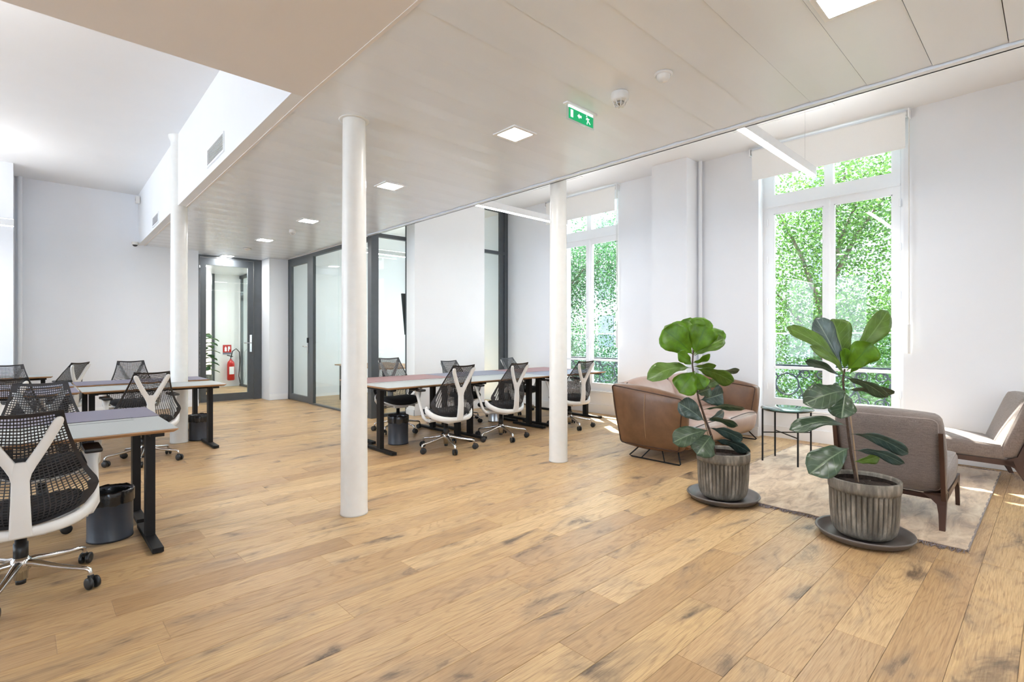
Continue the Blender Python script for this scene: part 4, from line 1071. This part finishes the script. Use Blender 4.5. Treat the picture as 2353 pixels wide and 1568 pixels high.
# ================================================================== ARMCHAIRS
def armchair(loc, rz, label, first=None):
    t = thing('lounge_chair', label, 'armchair', loc, rz, 'armless lounge chairs on the rug')
    hw_ = .31
    c = q8(-hw_, hw_, -.27, -.11, .225, -hw_, hw_, -.455, -.315, .765, .80)
    b1 = MB().puff(c, .055, .018).build('backrest', M['tweed'], t, merge=.0005)
    c = [Vector(p) for p in c]; pi_ = MB()
    P_ = [c[0], c[4], c[5], c[1]]; cen = sum(P_, Vector())/4
    pi_.tube(seam_loop(P_, .055, (0, .9, .3)), .0045, 6, closed=True)
    P_ = [c[3], c[7], c[6], c[2]]; cen = sum(P_, Vector())/4
    pi_.tube(seam_loop(P_, .055, (0, -.9, -.3)), .0045, 6, closed=True)
    pi_.build('piping', M['pipefab'], b1)
    c = q8(-hw_, hw_, -.20, .42, .215, -hw_, hw_, -.17, .44, .36, .42)
    c[0] = (-hw_, -.22, .20); c[1] = (hw_, -.22, .20); c[2] = (hw_, .42, .25); c[3] = (-hw_, .42, .25)
    s1 = MB().puff(c, .04, .022).build('seat', M['tweed'], t, merge=.0005)
    c = [Vector(p) for p in c]; P_ = [c[4], c[5], c[6], c[7]]; cen = sum(P_, Vector())/4
    MB().tube(seam_loop(P_, .04, (0, 0, -1)), .0045, 6, closed=True).build('piping', M['pipefab'], s1)
    for s_ in (-1, 1):
        x0, x1 = s_*(hw_-.012), s_*(hw_+.014)
        if s_ < 0: x0, x1 = x1, x0
        # rear leg: tall post against the back, swept foot
        poly = [(-.405, .665), (-.432, .665), (-.335, .30), (-.300, .18), (-.365, 0), (-.335, 0), (-.245, .16), (-.16, .205), (-.20, .235), (-.262, .26)]
        rl = MB().prism(poly, x0, x1, 'x')
        xo = s_*(hw_+.0165)
        sec = [(0, .032, -.365, -.332), (.10, .040, -.330, -.292), (.16, .052, -.308, -.262), (.19, .085, -.300, -.245), (.215, .13, -.292, -.235), (.235, .032, -.292, -.24)]
        vs_ = []
        for z, wdt, ya, yb in sec: vs_ += [(xo, ya, z), (xo-s_*wdt, ya, z), (xo-s_*wdt, yb, z), (xo, yb, z)]
        fs_ = [(0, 1, 2, 3), (20, 23, 22, 21)]+[(4*i+k, 4*i+(k+1) % 4, 4*i+4+(k+1) % 4, 4*i+4+k) for i in range(5) for k in range(4)]
        rl.add(vs_, fs_); rl.build('rear_leg', M['walnut'], t)
        MB().prism([(-.26, .175), (.42, .215), (.42, .25), (-.24, .225)], x0, x1, 'x').build('side_rail', M['walnut'], t)
        MB().prism([(.30, .215), (.42, .22), (.415, .18), (.445, 0), (.420, 0), (.37, .16)], x0, x1, 'x').build('front_leg', M['walnut'], t)
    B((-hw_, -.245, .175), (hw_, -.215, .205)).build('rear_rail', M['walnut'], t)
    return t
armchair((4.86, .845, .014), R(-90), 'grey-brown armless lounge chair seen from behind next to the nearer potted plant')
armchair((6.52, .57, .014), R(14), 'grey lounge chair at the right picture edge lit by sun on its back')

# ================================================================== PLANTS
def shape(t_):
    tab = [(0, .02), (.08, .04), (.14, .18), (.24, .44), (.36, .60), (.46, .70), (.58, .88), (.70, 1.0), (.82, .96), (.91, .76), (.97, .44), (1, .06)]
    return lerp(tab, t_)
def leaf(parent, root, b, tp, wpx, roll, m, db=0, dt=0, depth=4.0, curl=.10, seed=0, pet=None):
    rgl = random.Random(seed)
    P0 = at(b[0], b[1], depth+db); P1 = at(tp[0], tp[1], depth+dt)
    ax = P1-P0; Lg = ax.length; axn = ax.normalized()
    tocam = (Vector((0, 0, CAMH))-(P0+P1)/2).normalized()
    n0 = (tocam-axn*tocam.dot(axn)).normalized(); n_ = (Matrix.Rotation(R(roll), 3, axn) @ n0).normalized(); sd = axn.cross(n_).normalized()
    if n_.z < -.2: n_c = -n_
    else: n_c = n_
    wm = wpx/FPX*depth/2
    vs_ = []; uvs = []; NT, NQ = 16, 6
    ph = rgl.uniform(0, 6); ph2 = rgl.uniform(0, 6)
    for i in range(NT+1):
        t1 = i/NT; hwid = wm*shape(t1)
        cen = P0+ax*t1+n_c*(curl*Lg*math.sin(PI*min(1, t1*1.05))*.8)+Vector((0, 0, -1))*curl*Lg*.5*t1*t1+Vector((0, 0, 1))*curl*Lg*.5*t1
        for j in range(NQ+1):
            q = -1+2*j/NQ
            ripple = .12*wm*math.sin(t1*13+ph+(2 if q > 0 else 0))*q*q*(t1 > .15)
            fold = .22*hwid*abs(q)
            p = cen+sd*(hwid*q)+n_*(fold+ripple)
            vs_.append(p-root); uvs.append((q, t1))
    fs = [(i*(NQ+1)+j, i*(NQ+1)+j+1, (i+1)*(NQ+1)+j+1, (i+1)*(NQ+1)+j) for i in range(NT) for j in range(NQ)]
    me = bpy.data.meshes.new('leaf'); me.from_pydata([tuple(v) for v in vs_], [], fs)
    me.polygons.foreach_set('use_smooth', [True]*len(fs)); ul = me.uv_layers.new(name='uv')
    for lp in me.loops: ul.data[lp.index].uv = uvs[lp.vertex_index]
    me.materials.append(m)
    o = bpy.data.objects.new('leaf', me); COL.objects.link(o); o.parent = parent
    md = o.modifiers.new('thick', 'SOLIDIFY'); md.thickness = .0012
    return P0
def potted(label, px, depth, stemp, leaves, cane=None, potlabel=None):
    root = at(px, HYP, depth); root.z = .011
    t = thing('potted_fiddle_leaf_fig', label, 'potted plant', tuple(root))
    # saucer
    MB().lathe([(0, .004), (.20, .004), (.245, .012), (.262, .040), (.276, .046), (.280, .038), (.270, .030), (.252, .002), (0, .0)][::-1], 56).build('saucer', M['saucer'], t)
    def fl(a, z):
        if z < .05 or z > .315: return 1
        k = min(1, (z-.05)/.03, (.315-z)/.01)
        return 1-.062*k*(1-abs(math.sin(a*20))**.8)
    pr = [(0, .012), (.135, .012), (.160, .025), (.178, .05), (.188, .09), (.195, .18), (.199, .30), (.200, .314), (.203, .316), (.205, .335), (.206, .380), (.203, .386), (.192, .386), (.188, .375), (.186, .320), (0, .320)]
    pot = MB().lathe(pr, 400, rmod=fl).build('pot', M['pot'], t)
    rs = random.Random(3); rows = []
    for i in range(9):
        rr = min(.1868, .186*i/6); zz = .332 if i < 7 else .332+.014*(i-6); rows.append([(rr*math.cos(k*PI/12), rr*math.sin(k*PI/12), zz+rs.uniform(-.006, .008)*(i < 7)) for k in range(25)])
    MB().grid(rows, smooth=False).build('soil', M['soil'], t)
    sp = [at(x, y, depth+dd)-root for x, y, dd in stemp]
    MB().tube(sp, [.010-.004*i/(len(sp)-1) for i in range(len(sp))], 8).build('stem', M['stem'], t)
    if cane: MB().tube([at(x, y, depth+dd)-root for x, y, dd in cane], .0045, 8).build('cane', M['cane'], t)
    # petioles joined as one part is avoided: each leaf starts on the stem itself
    for i, (b, tp, wpx, roll, m, db, dt, cu__) in enumerate(leaves):
        leaf(t, root, b, tp, wpx, roll, M[m], db, dt, depth, cu__, seed=i)
    return t
Y_, MI, OL, BL = 'leaf_young', 'leaf_mid', 'leaf_old', 'leaf_blue'
pl1 = [((1592, 815), (1524, 757), 78, 15, Y_, 0, -.03, .08), ((1594, 813), (1622, 748), 66, 10, Y_, 0, -.02, .06), ((1594, 816), (1660, 760), 50, -25, Y_, 0, .03, .08), ((1596, 818), (1664, 778), 46, -30, MI, 0, -.06, .08),
  ((1592, 805), (1589, 731), 60, 0, Y_, .02, .10, .03), ((1594, 805), (1617, 730), 52, 0, Y_, .02, .09, .03), ((1590, 808), (1555, 741), 56, 10, Y_, .02, .10, .04), ((1590, 810), (1528, 749), 42, 20, MI, .03, .12, .05),
  ((1590, 836), (1557, 812), 30, 20, Y_, -.01, -.08, .05), ((1590, 834), (1632, 814), 22, 50, Y_, 0, -.06, -.10), ((1590, 838), (1568, 828), 14, 20, Y_, -.01, -.05, .05),
  ((1589, 846), (1487, 872), 48, 35, MI, 0, -.02, .16), ((1594, 843), (1646, 841), 20, 45, MI, 0, -.05, .04), ((1598, 848), (1686, 878), 42, 40, MI, 0, -.04, .10), ((1640, 866), (1699, 851), 22, 60, OL, .06, .10, .10),
  ((1597, 853), (1561, 903), 58, 0, Y_, -.01, -.10, .04), ((1598, 855), (1618, 894), 40, 10, Y_, -.01, -.08, .04), ((1601, 905), (1633, 893), 34, 10, OL, -.01, -.06, .05),
  ((1609, 920), (1661, 905), 50, 20, BL, .0, .05, .08), ((1614, 943), (1711, 940), 26, 60, OL, 0, -.02, .10), ((1619, 968), (1559, 926), 48, 20, BL, -.01, -.06, .06),
  ((1622, 962), (1695, 980), 24, 55, OL, 0, .03, .10), ((1630, 984), (1706, 1011), 36, 45, BL, 0, -.03, .10), ((1628, 989), (1546, 1017), 48, 20, OL, -.01, -.07, .10), ((1635, 1001), (1601, 1045), 60, 0, OL, -.02, -.14, .08),
  ((1640, 1012), (1724, 1040), 34, 50, BL, -.0, -.03, .12), ((1630, 1001), (1592, 1018), 24, 20, MI, 0, .06, .05), ((1624, 968), (1664, 948), 26, 30, BL, .02, .12, .08), ((1610, 890), (1652, 872), 28, 30, MI, .02, .14, .05)]
potted('left potted fiddle leaf fig with bright green crown in front of the sofa', 1661, 4.20,
       [(1643, 1042, 0), (1635, 1003, 0), (1624, 972, 0), (1614, 944, 0), (1605, 916, 0), (1599, 885, 0), (1593, 855, 0), (1591, 838, 0), (1593, 805, 0)], pl1, cane=[(1637, 1042, .02), (1612, 940, .02), (1603, 915, .02)])
pl2 = [((1937, 856), (1809, 752), 44, 50, MI, 0, -.06, .12), ((1944, 868), (1861, 796), 28, 50, MI, -.01, -.14, .10), ((1936, 870), (1850, 832), 30, 55, OL, 0, .02, .10), ((1937, 848), (1874, 730), 52, 30, BL, 0, .05, .02),
  ((1944, 835), (1914, 733), 62, 10, MI, .02, .08, .02), ((1947, 835), (2041, 715), 52, 25, MI, .01, .04, .06), ((1998, 795), (2020, 762), 22, 20, MI, .06, .10, .03), ((1946, 852), (2003, 789), 62, 15, Y_, -.02, -.10, .06),
  ((1950, 862), (2013, 798), 40, -20, Y_, -.01, -.04, .06), ((1940, 869), (2040, 914), 34, 45, OL, -.01, -.06, .12), ((1946, 897), (2055, 905), 32, 50, OL, .01, .06, .08), ((1946, 900), (1848, 928), 60, 15, OL, -.01, -.10, .14),
  ((1944, 902), (1934, 962), 56, 15, OL, -.02, -.10, .02), ((1938, 902), (1908, 889), 26, 20, OL, .03, .12, .06), ((1948, 980), (1814, 989), 40, 40, OL, 0, -.02, .16), ((1956, 998), (2087, 1042), 38, 40, BL, -.01, -.06, .14),
  ((1962, 1036), (2079, 1066), 30, 45, BL, -.01, -.10, .14), ((1962, 1062), (2024, 1048), 28, 30, MI, 0, .03, .06), ((1951, 1030), (1860, 1090), 68, 10, OL, -.02, -.12, .12), ((1940, 850), (1942, 800), 24, 20, Y_, 0, 0, .05)]
potted('right potted fiddle leaf fig in front of the grey armchair and window', 1985, 3.40,
       [(1968, 1108, 0), (1963, 1082, 0), (1956, 1047, 0), (1950, 1003, 0), (1945, 959, 0), (1940, 915, 0), (1937, 871, 0), (1941, 848, 0)], pl2, cane=[(1972, 1108, .02), (1961, 1010, .02), (1948, 910, .02)])
# plant in the corridor
cp = thing('corridor_plant', 'dark leafy plant in a grey pot seen through the far glass door', 'potted plant', (3.06, 14.0, 0))
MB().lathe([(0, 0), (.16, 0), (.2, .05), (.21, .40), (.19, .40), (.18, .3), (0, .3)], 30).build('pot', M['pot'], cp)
MB().tube([(0, 0, .3), (.02, 0, .9), (-.02, 0, 1.35)], .015, 8).build('stem', M['stem'], cp)
rgp = random.Random(2)
for k in range(26):
    z = .45+k*.036; a = k*2.4; P = Vector((0, 0, z)); d = Vector((math.cos(a), math.sin(a), .25)).normalized(); sd = d.cross(Vector((0, 0, 1))).normalized(); n_ = sd.cross(d)
    rows = []
    for i in range(7):
        t1 = i/6; rows.append([P+d*(.36*t1)+n_*(.05*math.sin(PI*t1)-.10*t1*t1)+sd*(.10*shape(t1)*q)+n_*(.02*abs(q)) for q in (-1, -.5, 0, .5, 1)])
    MB().grid(rows).build('leaf', M['tree2'], cp)
